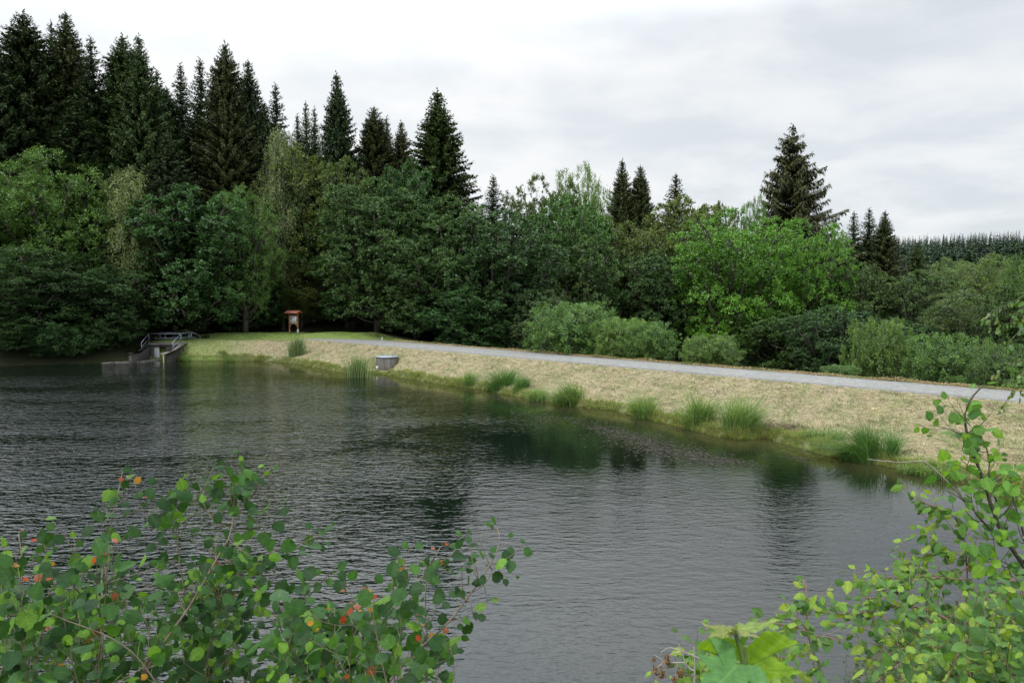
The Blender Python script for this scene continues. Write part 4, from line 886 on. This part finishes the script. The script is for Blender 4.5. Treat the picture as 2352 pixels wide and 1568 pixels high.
def plant(name, label, cat, stems, kind, size, pal, seed, group=None, bark='twig', twigs=(.10, .24), spacing=.028, side=.58, tipred=0.0, root=True, lift=.45, pl=.035, leaf_from=0.0, hang=0.0, big=1.0, lean=0):
    """stems: list of (pixel polyline from base to tip, depth at base, depth at tip, base radius)"""
    r = RN(seed); first = None; sm_ = MB(); lm = MB()
    A, B, PPc, Dn, Nn, Sz, Cl = [], [], [], [], [], [], []
    def put(P0, tang, last, red):
        ph = r.uniform(0, 6.28); up = np.array([0, 0, 1.0])
        o = r.normal(0, 1, 3); o = o-tang*(o@tang); o = o/np.linalg.norm(o); o[1] -= .25
        pd = nrm((o*.9+tang*.6+up*.15)[None])[0]; l = pl*r.uniform(.6, 1.3)*(.5 if last else 1)
        e = P0+pd*l
        tc = nrm((TOCAM-e)[None])[0]
        n_ = nrm((up*lift+tc*.6+r.normal(0, .55, 3))[None])[0]
        dd = pd+np.array([0, 0, -.35-hang])+r.normal(0, .35, 3); dd = dd-n_*(dd@n_); dd = nrm(dd[None])[0]
        s = size*r.uniform(.5, 1.2)*(.62 if (last or red) else 1)*big
        c = np.array(pal[r.randint(len(pal))])*r.uniform(.8, 1.2)
        if red: c = np.array(RED[r.randint(len(RED))])*r.uniform(.8, 1.15); s *= .85
        A.append(P0); B.append(e); Dn.append(dd); Nn.append(n_); Sz.append(s); Cl.append(c)
    for (px, d0, d1, rad) in stems:
        ts = np.linspace(0, 1, len(px)); P_ = np.array([W(x, y, d0+(d1-d0)*t) for (x, y), t in zip(px, ts)])
        P_ = smoothpoly(P_); 
        if first is None: first = P_[0].copy()
        if root and px[0][1] >= 1500:
            b = P_[0]; gx_, gy_ = first[0]+(b[0]-first[0])*.4, max(b[1]-.1, 1.5); gz_ = ground_z(gx_, gy_)
            low = np.array([gx_, gy_, gz_-.1]); P_ = np.concatenate([[low, low*.5+b*.5+[0.03, 0, 0]], P_])
        Q, L = resample(P_, .03); Q = Q+np.cumsum(r.normal(0, .0012, Q.shape), 0)
        rd = np.linspace(rad, rad*.28, len(Q)); sm_.tube(Q, rd, 6)
        T_ = nrm(np.gradient(Q, axis=0)); vis = np.array([True]*len(Q))
        lz = W(1176, 1700, (d0+d1)/2)[2]
        acc = 0
        for j in range(1, len(Q)):
            if Q[j, 2] < lz: continue
            f = j/len(Q)
            if f < leaf_from: continue
            acc += .03
            red = (f > .93 and r.uniform() < tipred*.7) or r.uniform() < tipred*.018
            if acc >= spacing or j == len(Q)-1:
                acc = 0; put(Q[j], T_[j], j > len(Q)-3, red)
                if r.uniform() < side and j < len(Q)-2:
                    o = r.normal(0, 1, 3)*[1, .8, .5]; tl = r.uniform(*twigs)*(1-.4*f)
                    dv = nrm((o*.8+T_[j]*.7+[0, 0, .25])[None])[0]; e = Q[j]+dv*tl; mid = (Q[j]+e)/2+r.normal(0, .006, 3)-[0, 0, .01]
                    tw = smoothpoly([Q[j], mid, e+[0, 0, .01]], 1); sm_.tube(tw, np.linspace(rd[j]*.5+.0005, .0009, len(tw)), 4, False)
                    q2, _ = resample(tw, .012); nl_ = max(2, int(tl/.034)); tr = r.uniform() < tipred*.07
                    for k_ in range(nl_): 
                        jj = min(len(q2)-1, int((k_+1)/nl_*len(q2))); put(q2[jj], dv, k_ == nl_-1, tr and k_ >= nl_-2)
    A, B, Dn, Nn, Sz, Cl = map(np.array, (A, B, Dn, Nn, Sz, Cl))
    base = np.array([first[0], first[1], ground_z(first[0], first[1])]) if root else first
    leaves(lm, kind, r, B, Dn, Nn, Sz, Cl); petioles(lm, A, B, .0009, np.tile([.20, .24, .08], (len(A), 1)))
    o = empty(name, tuple(base), label, cat, group)
    sm_.v = [v-base for v in sm_.v]; lm.v = [v-base for v in lm.v]
    sm_.obj('stem', M[bark], o, smooth=True); lm.obj('foliage', M['bigleaf'], o)
    return o
def fill(x0, x1, env, n, d, seed, rad=.004, slant=60, ybase=1600, hmin=60):
    """extra shoots rising from below the frame to a height under the outline env"""
    r = RN(seed); out = []
    for _ in range(n):
        x = r.uniform(x0, x1); top = env(x)+abs(r.normal(0, 45)); top = min(top, ybase-hmin); dx = r.normal(0, slant)
        dd = r.uniform(*d); out.append(([(x-dx, ybase+40), (x-dx*.4+r.normal(0, 8), (ybase+top)/2), (x, top)], dd, dd+r.uniform(-.2, .3), rad))
    return out
gA = 'aspen saplings in the left foreground'
envL = lambda x: np.interp(x, [0, 60, 130, 250, 330, 450, 560, 640, 720, 800, 880, 950, 1030, 1060], [1300, 1270, 1290, 1250, 1330, 1290, 1280, 1340, 1420, 1360, 1340, 1350, 1430, 1500])
plant('aspen_sapling', 'aspen sapling at the lower left corner with orange leaf tips', 'aspen sapling',
   [([(70,1600),(63,1459),(50,1391),(50,1278),(43,1227)], 2.5, 2.7, .006), ([(212,1400),(164,1333),(103,1309),(60,1300)], 2.8, 2.6, .004), ([(30,1600),(15,1480),(8,1360)], 2.3, 2.4, .004)]+fill(-20, 150, envL, 9, (2.2, 3.2), 1),
   'aspen', .051, ASP, 201, gA, tipred=.9, side=.35)
plant('aspen_sapling', 'tall aspen sapling, left of the two that rise highest over the water', 'aspen sapling',
   [([(222,1600),(243,1476),(243,1374),(240,1329),(253,1254),(270,1168),(291,1086)], 2.5, 2.9, .006), ([(245,1340),(310,1320),(380,1303)], 2.7, 2.8, .003), ([(387,1600),(308,1493),(222,1445),(137,1411),(113,1401)], 2.1, 2.1, .004), ([(270,1190),(330,1165),(400,1168),(350,1120)][:3], 2.9, 2.9, .002), ([(200,1340),(160,1250),(120,1196)], 2.8, 2.8, .002)]+fill(140, 330, envL, 9, (2.3, 3.3), 2),
   'aspen', .049, ASP, 202, gA, tipred=.5, side=.32)
plant('aspen_sapling', 'tall aspen sapling with a bare pale twig tip, right of the two highest', 'aspen sapling',
   [([(308,1600),(356,1510),(410,1438),(452,1374),(493,1298),(534,1223),(534,1158),(537,1097),(560,1085)], 2.5, 3.0, .007), ([(510,1213),(462,1158),(472,1117),(486,1073)], 2.9, 2.95, .003), ([(500,1290),(560,1292),(636,1262),(701,1241),(743,1220)], 2.8, 3.0, .003), ([(430,1400),(400,1250),(410,1120)], 2.9, 3.0, .003), ([(534,1190),(590,1130),(610,1080)], 2.9, 3.0, .002)]+fill(330, 600, envL, 12, (2.3, 3.4), 3),
   'aspen', .048, ASP, 203, gA, tipred=.25, side=.45, bark='twig')
plant('aspen_sapling', 'aspen sapling with a thick dark bent stem in the lower middle of the thicket', 'aspen sapling',
   [([(755,1600),(717,1484),(684,1454),(654,1424),(642,1400),(618,1376),(560,1340),(500,1300)], 2.5, 2.9, .011), ([(725,1600),(680,1514),(642,1460),(630,1420)], 2.2, 2.2, .004), ([(655,1425),(700,1380),(740,1330),(770,1300)], 2.7, 2.8, .003)]+fill(560, 780, envL, 10, (2.2, 3.3), 4),
   'aspen', .050, ASP, 204, gA, tipred=.35, side=.4, bark='twig_dark')
plant('aspen_sapling', 'aspen sapling with many red young shoots, second from the right of the thicket', 'aspen sapling',
   [([(762,1600),(815,1511),(869,1451),(890,1412),(917,1382),(977,1316),(1016,1250)], 2.3, 2.7, .007), ([(803,1600),(811,1430),(811,1355),(797,1337)], 2.2, 2.2, .003), ([(893,1600),(908,1442),(929,1328),(931,1304)], 2.1, 2.1, .003), ([(890,1412),(920,1320),(945,1250)], 2.6, 2.7, .003)]+fill(770, 930, envL, 9, (2.0, 2.9), 5),
   'aspen', .049, ASP, 205, gA, tipred=.9, side=.35)
plant('aspen_sapling', 'aspen sapling leaning right over open water at the right end of the thicket', 'aspen sapling',
   [([(880,1600),(911,1544),(974,1487),(1025,1445),(1055,1406),(1103,1343),(1130,1301),(1151,1253),(1145,1226),(1139,1217)], 2.5, 2.9, .007), ([(974,1600),(974,1450),(972,1352)], 2.1, 2.1, .003), ([(1130,1310),(1110,1260),(1105,1235)], 2.8, 2.8, .002), ([(1103,1340),(1070,1290),(1035,1285)], 2.8, 2.8, .002), ([(1140,1300),(1165,1330),(1180,1330)], 2.8, 2.8, .0018), ([(1080,1380),(1090,1420),(1060,1370)][:2], 2.6, 2.6, .002)]+fill(930, 1040, envL, 5, (2.1, 2.9), 6, slant=40),
   'aspen', .044, ASP, 206, gA, tipred=.45, side=.4)
# right side
plant('aspen_sapling', 'slender aspen sapling on the right rising in front of the bank', 'aspen sapling',
   [([(2420,1420),(2352,1296),(2308,1243),(2270,1152),(2255,1104),(2231,1042),(2205,965),(2227,917),(2255,888)], 3.6, 3.6, .013), ([(2290,1150),(2270,1099),(2275,1047),(2255,999),(2212,960)], 3.6, 3.6, .004), ([(2215,1000),(2174,984),(2136,975)], 3.6, 3.5, .003), ([(2320,1255),(2255,1195),(2222,1152),(2174,1128)], 3.6, 3.6, .007), ([(2212,960),(2180,925),(2175,905)], 3.6, 3.6, .002), ([(2360,1260),(2340,1180),(2320,1110),(2335,1070)], 3.7, 3.8, .005), ([(2300,1230),(2330,1150),(2350,1130)], 3.7, 3.8, .003), ([(2255,1100),(2210,1070),(2170,1060)], 3.6, 3.5, .002), ([(2360,1330),(2300,1280),(2240,1290)], 3.6, 3.6, .004), ([(2400,1390),(2330,1330),(2290,1290),(2280,1230)], 3.5, 3.6, .004), ([(2400,1300),(2345,1240),(2330,1170)], 3.7, 3.8, .004), ([(2400,1250),(2360,1180),(2350,1090)], 3.8, 3.9, .004), ([(2270,1152),(2290,1110),(2320,1080)], 3.6, 3.6, .002), ([(2308,1243),(2250,1230),(2215,1245)], 3.6, 3.5, .002), ([(2255,1104),(2290,1060),(2300,1030)], 3.6, 3.6, .002), ([(2400,1420),(2340,1370),(2270,1350)], 3.4, 3.5, .004)],
   'aspen', .056, [(.09,.20,.035),(.12,.25,.04),(.06,.15,.03),(.17,.31,.04)], 211, None, side=.6, bark='twig_dark', root=False, spacing=.038)
dt = MB(); P_ = np.array([W(x, y, 3.7) for x, y in [(2222,1162),(2198,1128),(2155,1085),(2128,1062),(2116,1059)]]); dt.tube(smoothpoly(P_), np.linspace(.005, .0035, len(smoothpoly(P_))), 6)
P_ = np.array([W(x, y, d) for x, y, d in [(2116,1059,3.7),(2060,1062,4.0),(1992,1054,4.3)]]); dt.tube(smoothpoly(P_), np.linspace(.0032, .0015, len(smoothpoly(P_))), 5)
tag(dt.obj('dead_branch', M['twig_pale'], smooth=True), 'long leafless pale branch reaching left from the slender aspen', 'branch', 'bare dead branches')
gH2 = 'hornbeam shrubs in the right foreground'
HK = dict(kind='hornbeam', size=.068, pal=HRN)
def hb(label, stems, seed, **k):
    a = dict(kind='hornbeam', size=.058, pal=HRN, seed=seed, group=gH2, bark='twig_red', side=.78, twigs=(.08, .26), spacing=.028, pl=.012, lift=.7, hang=.3); a.update(k)
    kind, size, pal, sd = a.pop('kind'), a.pop('size'), a.pop('pal'), a.pop('seed')
    return plant('hornbeam_shrub', label, 'shrub', stems, kind, size, pal, sd, **a)
hb('light green hornbeam shrub with a straight red brown stem under the slender aspen',
   [([(2222,1600),(2222,1377),(2224,1296),(2217,1224),(2183,1176),(2140,1165),(2102,1147)], 3.8, 3.9, .009), ([(2224,1300),(2184,1325),(2120,1318),(2054,1325),(1949,1332)], 3.8, 3.9, .004), ([(2222,1330),(2130,1325),(2054,1353),(1990,1365)], 3.7, 3.6, .004), ([(2222,1280),(2160,1260),(2090,1290),(2040,1300)], 3.8, 3.9, .003), ([(2217,1230),(2160,1200),(2110,1215)], 3.9, 3.9, .002)], 221)
hb('spreading hornbeam shrub with long low boughs over the water at lower right',
   [([(2215,1600),(2198,1568),(2136,1521),(2088,1483),(2054,1435),(2020,1400)], 3.3, 3.5, .009), ([(2110,1500),(2040,1460),(1960,1425),(1900,1440)], 3.4, 3.5, .004), ([(2190,1430),(2120,1388),(2040,1390),(1960,1410),(1880,1400)], 3.5, 3.6, .005), ([(2180,1480),(2110,1400),(2010,1370),(1955,1375)], 3.5, 3.6, .004), ([(2088,1483),(2030,1510),(1960,1520)], 3.4, 3.4, .003)], 222)
hb('hornbeam shrub standing apart left of the others over the water',
   [([(1920,1620),(1901,1566),(1883,1522),(1862,1467),(1854,1441),(1857,1368),(1846,1327)], 2.9, 3.0, .008), ([(1854,1445),(1820,1400),(1786,1400)], 2.9, 2.9, .003), ([(1858,1450),(1800,1432),(1747,1428)], 2.9, 2.9, .003), ([(1856,1390),(1885,1365),(1914,1348)], 3.0, 3.0, .002), ([(1862,1457),(1900,1458),(1945,1468)], 3.0, 3.0, .003), ([(1880,1520),(1830,1490),(1790,1500)], 2.9, 2.9, .003)], 223, size=.056, spacing=.03, twigs=(.05, .13))
envR = lambda x: np.interp(x, [1500, 1600, 1700, 1800, 1880, 1960, 2040, 2120, 2200, 2280, 2360], [1540, 1530, 1560, 1550, 1500, 1470, 1440, 1400, 1370, 1350, 1330])
hb('bright hornbeam thicket filling the bottom right corner', fill(2060, 2420, envR, 46, (2.6, 4.0), 9, slant=70, hmin=80), 224, size=.055, pal=HRN+[(.06,.15,.045), (.05,.12,.04)], side=.6)
hb('low hornbeam sprouts at the bottom edge under the close maple leaves', fill(1590, 1860, lambda x: np.interp(x, [1590, 1700, 1860], [1470, 1540, 1500]), 15, (2.6, 3.2), 10, slant=40, ybase=1590, hmin=40), 225, size=.050)
plant('birch_seedling', 'dark small leaved birch shrub low between the hornbeam boughs', 'shrub', fill(1960, 2240, lambda x: np.interp(x, [1960, 2100, 2240], [1490, 1400, 1360]), 34, (4.1, 4.8), 12, slant=60, hmin=60), 'small', .030, [(.045,.10,.035),(.06,.13,.045),(.09,.15,.07),(.035,.08,.03)], 231, None, bark='twig', side=.9, twigs=(.1, .25), spacing=.03, pl=.01, lift=.8)
plant('bramble_shrub', 'coarse dark green leaves at the very bottom right corner', 'shrub', fill(2210, 2380, lambda x: np.interp(x, [2210, 2380], [1510, 1420]), 12, (3.0, 3.5), 14, slant=30), 'hornbeam', .065, [(.08,.20,.06),(.11,.25,.06),(.16,.30,.07)], 232, None, side=.2, lift=1.0)
# pink loosestrife spikes
r = RN(61)
for k, (x, y, lab) in enumerate([(2290, 1352, 'upper pink loosestrife spike among the right hand leaves'), (2322, 1330, 'pink loosestrife spike nearest the right edge'), (2090, 1462, 'small pink loosestrife spike low over the dark birch shrub')]):
    p = W(x, y, 4.3); m = MB(); b = np.array([p[0], p[1], ground_z(p[0], p[1])]); o = empty('loosestrife', tuple(b), lab, 'flower', 'pink loosestrife')
    MB().tube([(0, 0, -.05), tuple((p-b)*.5+[.02, 0, 0]), tuple(p-b)], [.004, .003, .0015], 5).obj('stalk', M['twig'], o)
    n = 60; pos = (p-b)+np.column_stack([r.normal(0, .012, n), r.normal(0, .012, n), r.uniform(-.13, .02, n)])
    leaves(m, 'small', r, pos, sphere_dirs(r, n), sphere_dirs(r, n), np.full(n, .016), pick(r, n, [(.38, .12, .34), (.45, .20, .40), (.30, .10, .25)])); m.obj('blossom', M['bigleaf'], o)
# birch whose hanging twigs enter at the right edge
def birch_twigs():
    r = RN(71); base = np.array([3.75, 4.6, ground_z(3.75, 4.6)]); o = empty('birch_tree', tuple(base), 'birch whose hanging leafy twigs enter the picture at the right edge', 'birch tree')
    tk = MB(); tk.tube(np.array([(0, 0, -.2), (.05, 0, 1.5), (0, .1, 3.2), (.1, .1, 5.2), (.05, .15, 7)]), [.09, .075, .055, .035, .012], 10); tk.obj('trunk', M['birch_bark'], o, smooth=True)
    br = MB(); lm = MB(); A, Dn = [], []
    for (pts, D) in [([(2440,640),(2385,655),(2345,685),(2310,702),(2275,716),(2258,735)], 4.4), ([(2440,720),(2400,735),(2360,752),(2335,765),(2316,790),(2308,812)], 4.3), ([(2430,800),(2380,808),(2345,828),(2310,842),(2290,860)], 4.4), ([(2420,850),(2370,880),(2345,868),(2320,862)][:3], 4.2), ([(2410,690),(2360,700),(2330,720),(2318,745)], 4.6), ([(2425,760),(2372,800),(2352,850),(2340,870)], 4.3), ([(2430,830),(2385,850),(2345,868),(2310,880)], 4.3), ([(2440,870),(2390,880),(2340,880)], 4.5)]:
        P_ = smoothpoly([W(x, y, D) for x, y in pts])-base; st = np.array([0.05, .1, min(6.5, P_[0, 2]+1.0)]); P_ = np.concatenate([[st, st*.5+P_[0]*.5+[0, 0, .35]], P_]); P_ = smoothpoly(P_, 1)
        Q, L = resample(P_, .03); br.tube(Q, np.linspace(.012, .0015, len(Q)), 5)
        T_ = nrm(np.gradient(Q, axis=0))
        for j in range(int(len(Q)*.4), len(Q)):
            for _ in range(2): A.append(Q[j]+r.normal(0, .006, 3)); Dn.append(T_[j]*.5+np.array([0, 0, -.9])+r.normal(0, .45, 3))
            if r.uniform() < .16:
                l = r.uniform(.08, .22); e = Q[j]+np.array([r.normal(-.02, .03), r.normal(0, .03), -l]); br.tube([Q[j], (Q[j]+e)/2, e], [.0016, .0012, .0008], 4)
                for s_ in np.linspace(.2, 1, int(l/.02)): A.append(Q[j]*(1-s_)+e*s_); Dn.append(np.array([0, 0, -1])+r.normal(0, .5, 3))
    A, Dn = np.array(A), np.array(Dn); n = len(A)
    leaves(lm, 'small', r, A, Dn, nrm(r.normal(0, .6, (n, 3))+[0, -.6, .4]), .038*r.uniform(.6, 1.2, n), pick(r, n, [(.10, .19, .05), (.16, .24, .10), (.07, .14, .06), (.24, .28, .12)]))
    br.obj('branches', M['twig_dark'], o, smooth=True); lm.obj('foliage', M['bigleaf'], o)
birch_twigs()
# dead twig with dried seed bunches
def seed_twig():
    D = 2.4; c = lambda X, Y: (1461.4+X/3.847, 1160.5+Y/3.847); m = MB(); base = W(*c(510, 1640), D); o = empty('dead_seed_twig', tuple(base), 'bare twig with dried brown seed bunches over the water', 'twig')
    for pl_, ra in [([(510,1640),(512,1550),(518,1400),(512,1290)], .0045), ([(512,1460),(470,1440),(430,1385),(400,1280),(375,1225)], .003), ([(600,1370),(520,1330),(400,1280),(340,1262),(280,1250),(215,1300)], .0022), ([(430,1385),(340,1388),(250,1385),(200,1340),(155,1320)], .0022), ([(400,1290),(310,1300),(270,1360),(180,1430)], .0018), ([(360,1400),(340,1530)], .0012), ([(250,1385),(235,1460)], .0012), ([(512,1290),(508,1250)], .003)]:
        P_ = smoothpoly([W(*c(a, b), D) for a, b in pl_])-base; m.tube(P_, np.linspace(ra, ra*.45, len(P_)), 5)
    m.obj('stem', M['twig_pale'], o, smooth=True); r = RN(81)
    for (X, Y, s_) in [(280,1360,36),(170,1450,26),(232,1470,30),(396,1475,32),(340,1532,20),(155,1352,16)]:
        q = MB(); n = 46; ctr = W(*c(X, Y), D)-base; k_ = s_/3.847/F*D
        pos = ctr+r.normal(0, 1, (n, 3))*[k_*.5, k_*.5, k_*.7]
        leaves(q, 'small', r, pos, np.tile([0, 0, -1.], (n, 1))+r.normal(0, .5, (n, 3)), sphere_dirs(r, n), np.full(n, k_*1.0), pick(r, n, [(.22, .11, .05), (.32, .19, .10), (.12, .06, .035)])); q.obj('seed_bunch', M['bigleaf'], o)
seed_twig()
# young maple close to the camera
def maple_leaf(mb, O, tip, left, size, droop, col, wav=.0, seed=0, nseg=1, lobes=None):
    """a five lobed leaf: O = petiole joint, tip = direction of the middle lobe, left = sideways direction"""
    out = lobes or [(-.06, .10), (-.24, .32), (-.22, .52), (-.02, .84), (.06, .56), (.14, .38), (.30, .58), (.42, .84), (.48, .56), (.50, .27), (.68, .36), (.84, .22), (1.10, 0)]
    pts = [(0, 0)]+out; full = [(a, b) for a, b in out]+[(a, -b) for a, b in out[-2::-1]]
    ctr = np.array([.30, 0]); ring = np.array([(0., 0.)]+full); dens = []
    for i in range(len(ring)):
        a, b = ring[i], ring[(i+1) % len(ring)]; k = 6
        for j in range(k):
            t = j/k; q = a*(1-t)+b*t; tooth = (.026 if j in (1, 4) else -.012 if j in (2, 5) else 0) if i not in (0, len(ring)-1) else 0
            dens.append(q+nrm((q-ctr)[None])[0]*tooth)
    dens = np.array(dens); rows = [ctr[None]]+[ctr+(dens-ctr)*s for s in (.2, .4, .6, .8, 1.0)]
    UV = np.concatenate(rows); n_ = len(dens); up = nrm(np.cross(tip, left)[None])[0]
    u, v = UV[:, 0], UV[:, 1]; rr2 = u*u+v*v
    z = -droop*rr2+.05*np.abs(v)*(1-droop)+wav*np.sin(u*13+v*7+seed)*rr2+.035*np.abs(np.sin(np.arctan2(v, u+.001)*2.25+1.57))*np.sqrt(rr2)+.02*np.sin(u*31+seed)*np.sin(v*27)
    V = O+size*(u[:, None]*tip+v[:, None]*left+z[:, None]*up)
    j = np.arange(n_); t = np.stack([np.zeros(n_, int), 1+j, 1+(j+1) % n_], 1); qd = np.concatenate([np.stack([1+a*n_+j, 1+(a+1)*n_+j, 1+(a+1)*n_+(j+1) % n_, 1+a*n_+(j+1) % n_], 1) for a in range(4)])
    mb.add(V, [t, qd], col=np.tile(col, (len(V), 1)), luv=UV)
def young_maple():
    D = 1.15; c = lambda X, Y, d=D: W(1461.4+X/3.847, 1160.5+Y/3.847, d)
    base = np.array([c(1000, 1568)[0]+.1, 1.25, ground_z(c(1000, 1568)[0]+.1, 1.25)])
    o = empty('maple_sapling', tuple(base), 'young maple sapling with large leaves very close to the camera', 'maple sapling')
    m = MB(); st = smoothpoly([base-[0, 0, .05], base*.4+c(1000, 1640)*.6, c(985, 1568), c(960, 1430), c(925, 1290), c(890, 1170), c(865, 1095)]); m.tube(st-base, np.linspace(.0055, .0026, len(st)), 10)
    m.tube(smoothpoly([c(965, 1440), c(975, 1380), c(972, 1300), c(966, 1245)])-base, np.linspace(.0034, .0022, 10), 8)
    m.tube(smoothpoly([c(960, 1435), c(930, 1410), c(902, 1385, D-.03)])-base, np.linspace(.0032, .0022, 6)[:6] if False else .0026, 8)
    m.obj('stem', colored_stem, o, smooth=True)
    def lf(O, tip_px, side_px, sz, dr, col, wav=.05, seed=0, dtip=0, dside=0):
        tip = nrm((c(*tip_px, D+dtip)-O)[None])[0]; sd = c(*side_px, D+dside)-O; sd = sd-tip*(sd@tip); sd = nrm(sd[None])[0]
        q = MB(); maple_leaf(q, O-base, tip, sd, sz, dr, np.array(col), wav, seed); q.obj('leaf', M['bigleaf'], o, smooth=True)
    # big leaf behind: joint high, middle lobe hanging, side lobes spread
    lf(c(970, 1246, D+.02), (1040, 1760), (560, 1330), .090, .16, (.17, .30, .018), .05, 2, dtip=-.01, dside=.03)  # yellow green base colour stands in for backlight through the leaf
    # front leaf: hanging down to the left
    lf(c(900, 1395, D-.03), (520, 1800), (520, 1330), .070, .12, (.10, .23, .07), .04, 1, dtip=-.06, dside=.0)
    lf(c(900, 1250, D+.09), (1000, 1150), (600, 1180), .040, .20, (.08, .17, .03), .03, 3, dtip=.10, dside=.0)
    # drooping young leaves at the tip
    t0 = c(862, 1085)
    for k, (tx_, ty_, sz, dt_) in enumerate([(1190,1120,.062,0), (990,1190,.040,-.02), (700,1210,.052,-.02), (690,1130,.045,.02), (790,1180,.032,-.03), (900,1150,.026,-.04)]):
        tip = nrm((c(tx_, ty_-30, D+dt_)-t0)[None])[0]; sd = nrm(np.cross(tip, [0, -.25, 1.0])[None])[0]
        q = MB(); narrow = [(-.02, .04), (.04, .15), (.14, .20), (.26, .15), (.40, .20), (.55, .13), (.72, .11), (.86, .06), (1.05, 0)]
        maple_leaf(q, t0-base+tip*.003, tip, sd, sz, .32, np.array((.22, .25, .08) if k != 0 else (.20, .27, .08)), .06, k, lobes=narrow); q.obj('young_leaf', M['bigleaf'], o, smooth=True)
colored_stem = simple('green_stem', (.07, .13, .03), (.13, .19, .05), 40, .5, bump=0)
young_maple()
# herbs covering the slope at the photographer's feet
r = RN(91); q = scatter(r, 16000, (-9, .6), (9, 8.5), lambda q: (~inside(q, S)) & (np.abs(q[:, 0]) < 1.2+q[:, 1]*.95)); n = len(q)
V, fs, cc = blades(n, np.column_stack([q, terrain(q)-.01]), r.uniform(.08, .32, n), r.uniform(.006, .012, n), r.normal(0, .5, (n, 3))*[1, 1, 0], 1.8, pick(r, n, [(.07, .13, .03), (.11, .17, .05), (.20, .19, .09)]), 2, r)
tag(link('bank_grass', mesh('bank_grass', V, fs, M['grass'], {'col': cc})), 'rough grass on the near bank under the shrubs', 'grass', kind='stuff')

# ------------------------------------------------------------------ light, sky, camera
SUN_EL, SUN_AZ = R(52), R(-138)                       # azimuth from +Y towards +X
sd = np.array([math.sin(SUN_AZ)*math.cos(SUN_EL), math.cos(SUN_AZ)*math.cos(SUN_EL), math.sin(SUN_EL)])
sl = bpy.data.lights.new('sun', 'SUN'); sl.energy = 2.0; sl.angle = R(10); sl.color = (1, .96, .90)
so = bpy.data.objects.new('sun', sl); C.objects.link(so)
from mathutils import Vector
so.rotation_euler = Vector(sd).to_track_quat('Z', 'Y').to_euler(); so.location = (-30, 10, 60)
w = bpy.data.worlds.new('World'); bpy.context.scene.world = w; w.use_nodes = True; nt = w.node_tree; nt.nodes.clear()
out = nt.nodes.new('ShaderNodeOutputWorld')
sky = N(nt, 'ShaderNodeTexSky', sky_type='NISHITA', sun_disc=False, sun_elevation=SUN_EL, sun_rotation=SUN_AZ % (2*math.pi))
gen = N(nt, 'ShaderNodeTexCoord').outputs['Generated']; sx = N(nt, 'ShaderNodeSeparateXYZ', {0: gen})
den = math_(nt, 'ADD', math_(nt, 'MAXIMUM', sx.outputs[2], 0.0), .22)
pc = N(nt, 'ShaderNodeCombineXYZ', {0: math_(nt, 'DIVIDE', sx.outputs[0], den), 1: math_(nt, 'DIVIDE', sx.outputs[1], den), 2: 0.0}).outputs[0]
c1 = N(nt, 'ShaderNodeTexNoise', {'Vector': N(nt, 'ShaderNodeMapping', {'Vector': pc, 'Location': (3.1, 1.7, 0), 'Scale': (1.0, 1.0, 1)}).outputs[0], 'Scale': 2.1, 'Detail': 7, 'Roughness': .52, 'Distortion': .2}).outputs[0]
c1 = N(nt, 'ShaderNodeMapRange', {0: c1, 1: .36, 2: .66}, interpolation_type='SMOOTHSTEP').outputs[0]
# brighter towards the zenith; front left glow and boost above frame added for light
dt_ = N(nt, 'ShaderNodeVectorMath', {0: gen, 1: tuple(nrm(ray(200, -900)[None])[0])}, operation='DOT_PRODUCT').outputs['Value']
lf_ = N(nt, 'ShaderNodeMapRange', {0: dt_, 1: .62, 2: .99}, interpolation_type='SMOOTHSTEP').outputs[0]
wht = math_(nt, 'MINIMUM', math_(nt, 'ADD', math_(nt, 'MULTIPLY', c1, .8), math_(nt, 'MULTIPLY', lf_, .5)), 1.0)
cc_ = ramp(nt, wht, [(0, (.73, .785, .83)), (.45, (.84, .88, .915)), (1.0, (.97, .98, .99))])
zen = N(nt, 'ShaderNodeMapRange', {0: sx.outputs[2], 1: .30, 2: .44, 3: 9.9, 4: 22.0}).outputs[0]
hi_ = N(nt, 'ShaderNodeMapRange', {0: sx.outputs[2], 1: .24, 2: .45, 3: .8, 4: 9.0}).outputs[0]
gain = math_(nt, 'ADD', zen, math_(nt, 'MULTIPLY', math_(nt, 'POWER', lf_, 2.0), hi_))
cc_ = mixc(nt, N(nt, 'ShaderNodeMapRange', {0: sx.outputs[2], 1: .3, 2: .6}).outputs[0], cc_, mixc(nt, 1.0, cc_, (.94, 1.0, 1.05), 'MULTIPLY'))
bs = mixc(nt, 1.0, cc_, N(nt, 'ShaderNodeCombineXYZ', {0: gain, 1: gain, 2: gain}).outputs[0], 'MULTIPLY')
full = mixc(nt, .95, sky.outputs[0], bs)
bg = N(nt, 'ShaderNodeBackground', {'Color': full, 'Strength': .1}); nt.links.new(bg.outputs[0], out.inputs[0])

cam = bpy.data.cameras.new('camera'); co = bpy.data.objects.new('camera', cam); C.objects.link(co)
co.location = (0, 0, CAMZ); co.rotation_euler = (math.pi/2-PITCH, 0, 0)
cam.sensor_width = 36; cam.lens = 36*F/2352; cam.clip_start = .05; cam.clip_end = 6000
sc = bpy.context.scene; sc.camera = co
cam.dof.use_dof = True; cam.dof.focus_distance = 30; cam.dof.aperture_fstop = 5.6
cam.dof.focus_distance = 18; cam.dof.aperture_fstop = 12.0
sc.view_settings.view_transform = 'Standard'; sc.view_settings.look = 'None'; sc.view_settings.exposure = 0; sc.view_settings.gamma = 1
sc.cycles.max_bounces = 6; sc.cycles.diffuse_bounces = 3; sc.cycles.glossy_bounces = 3; sc.cycles.transmission_bounces = 3; sc.cycles.transparent_max_bounces = 4
sc.cycles.use_denoising = True
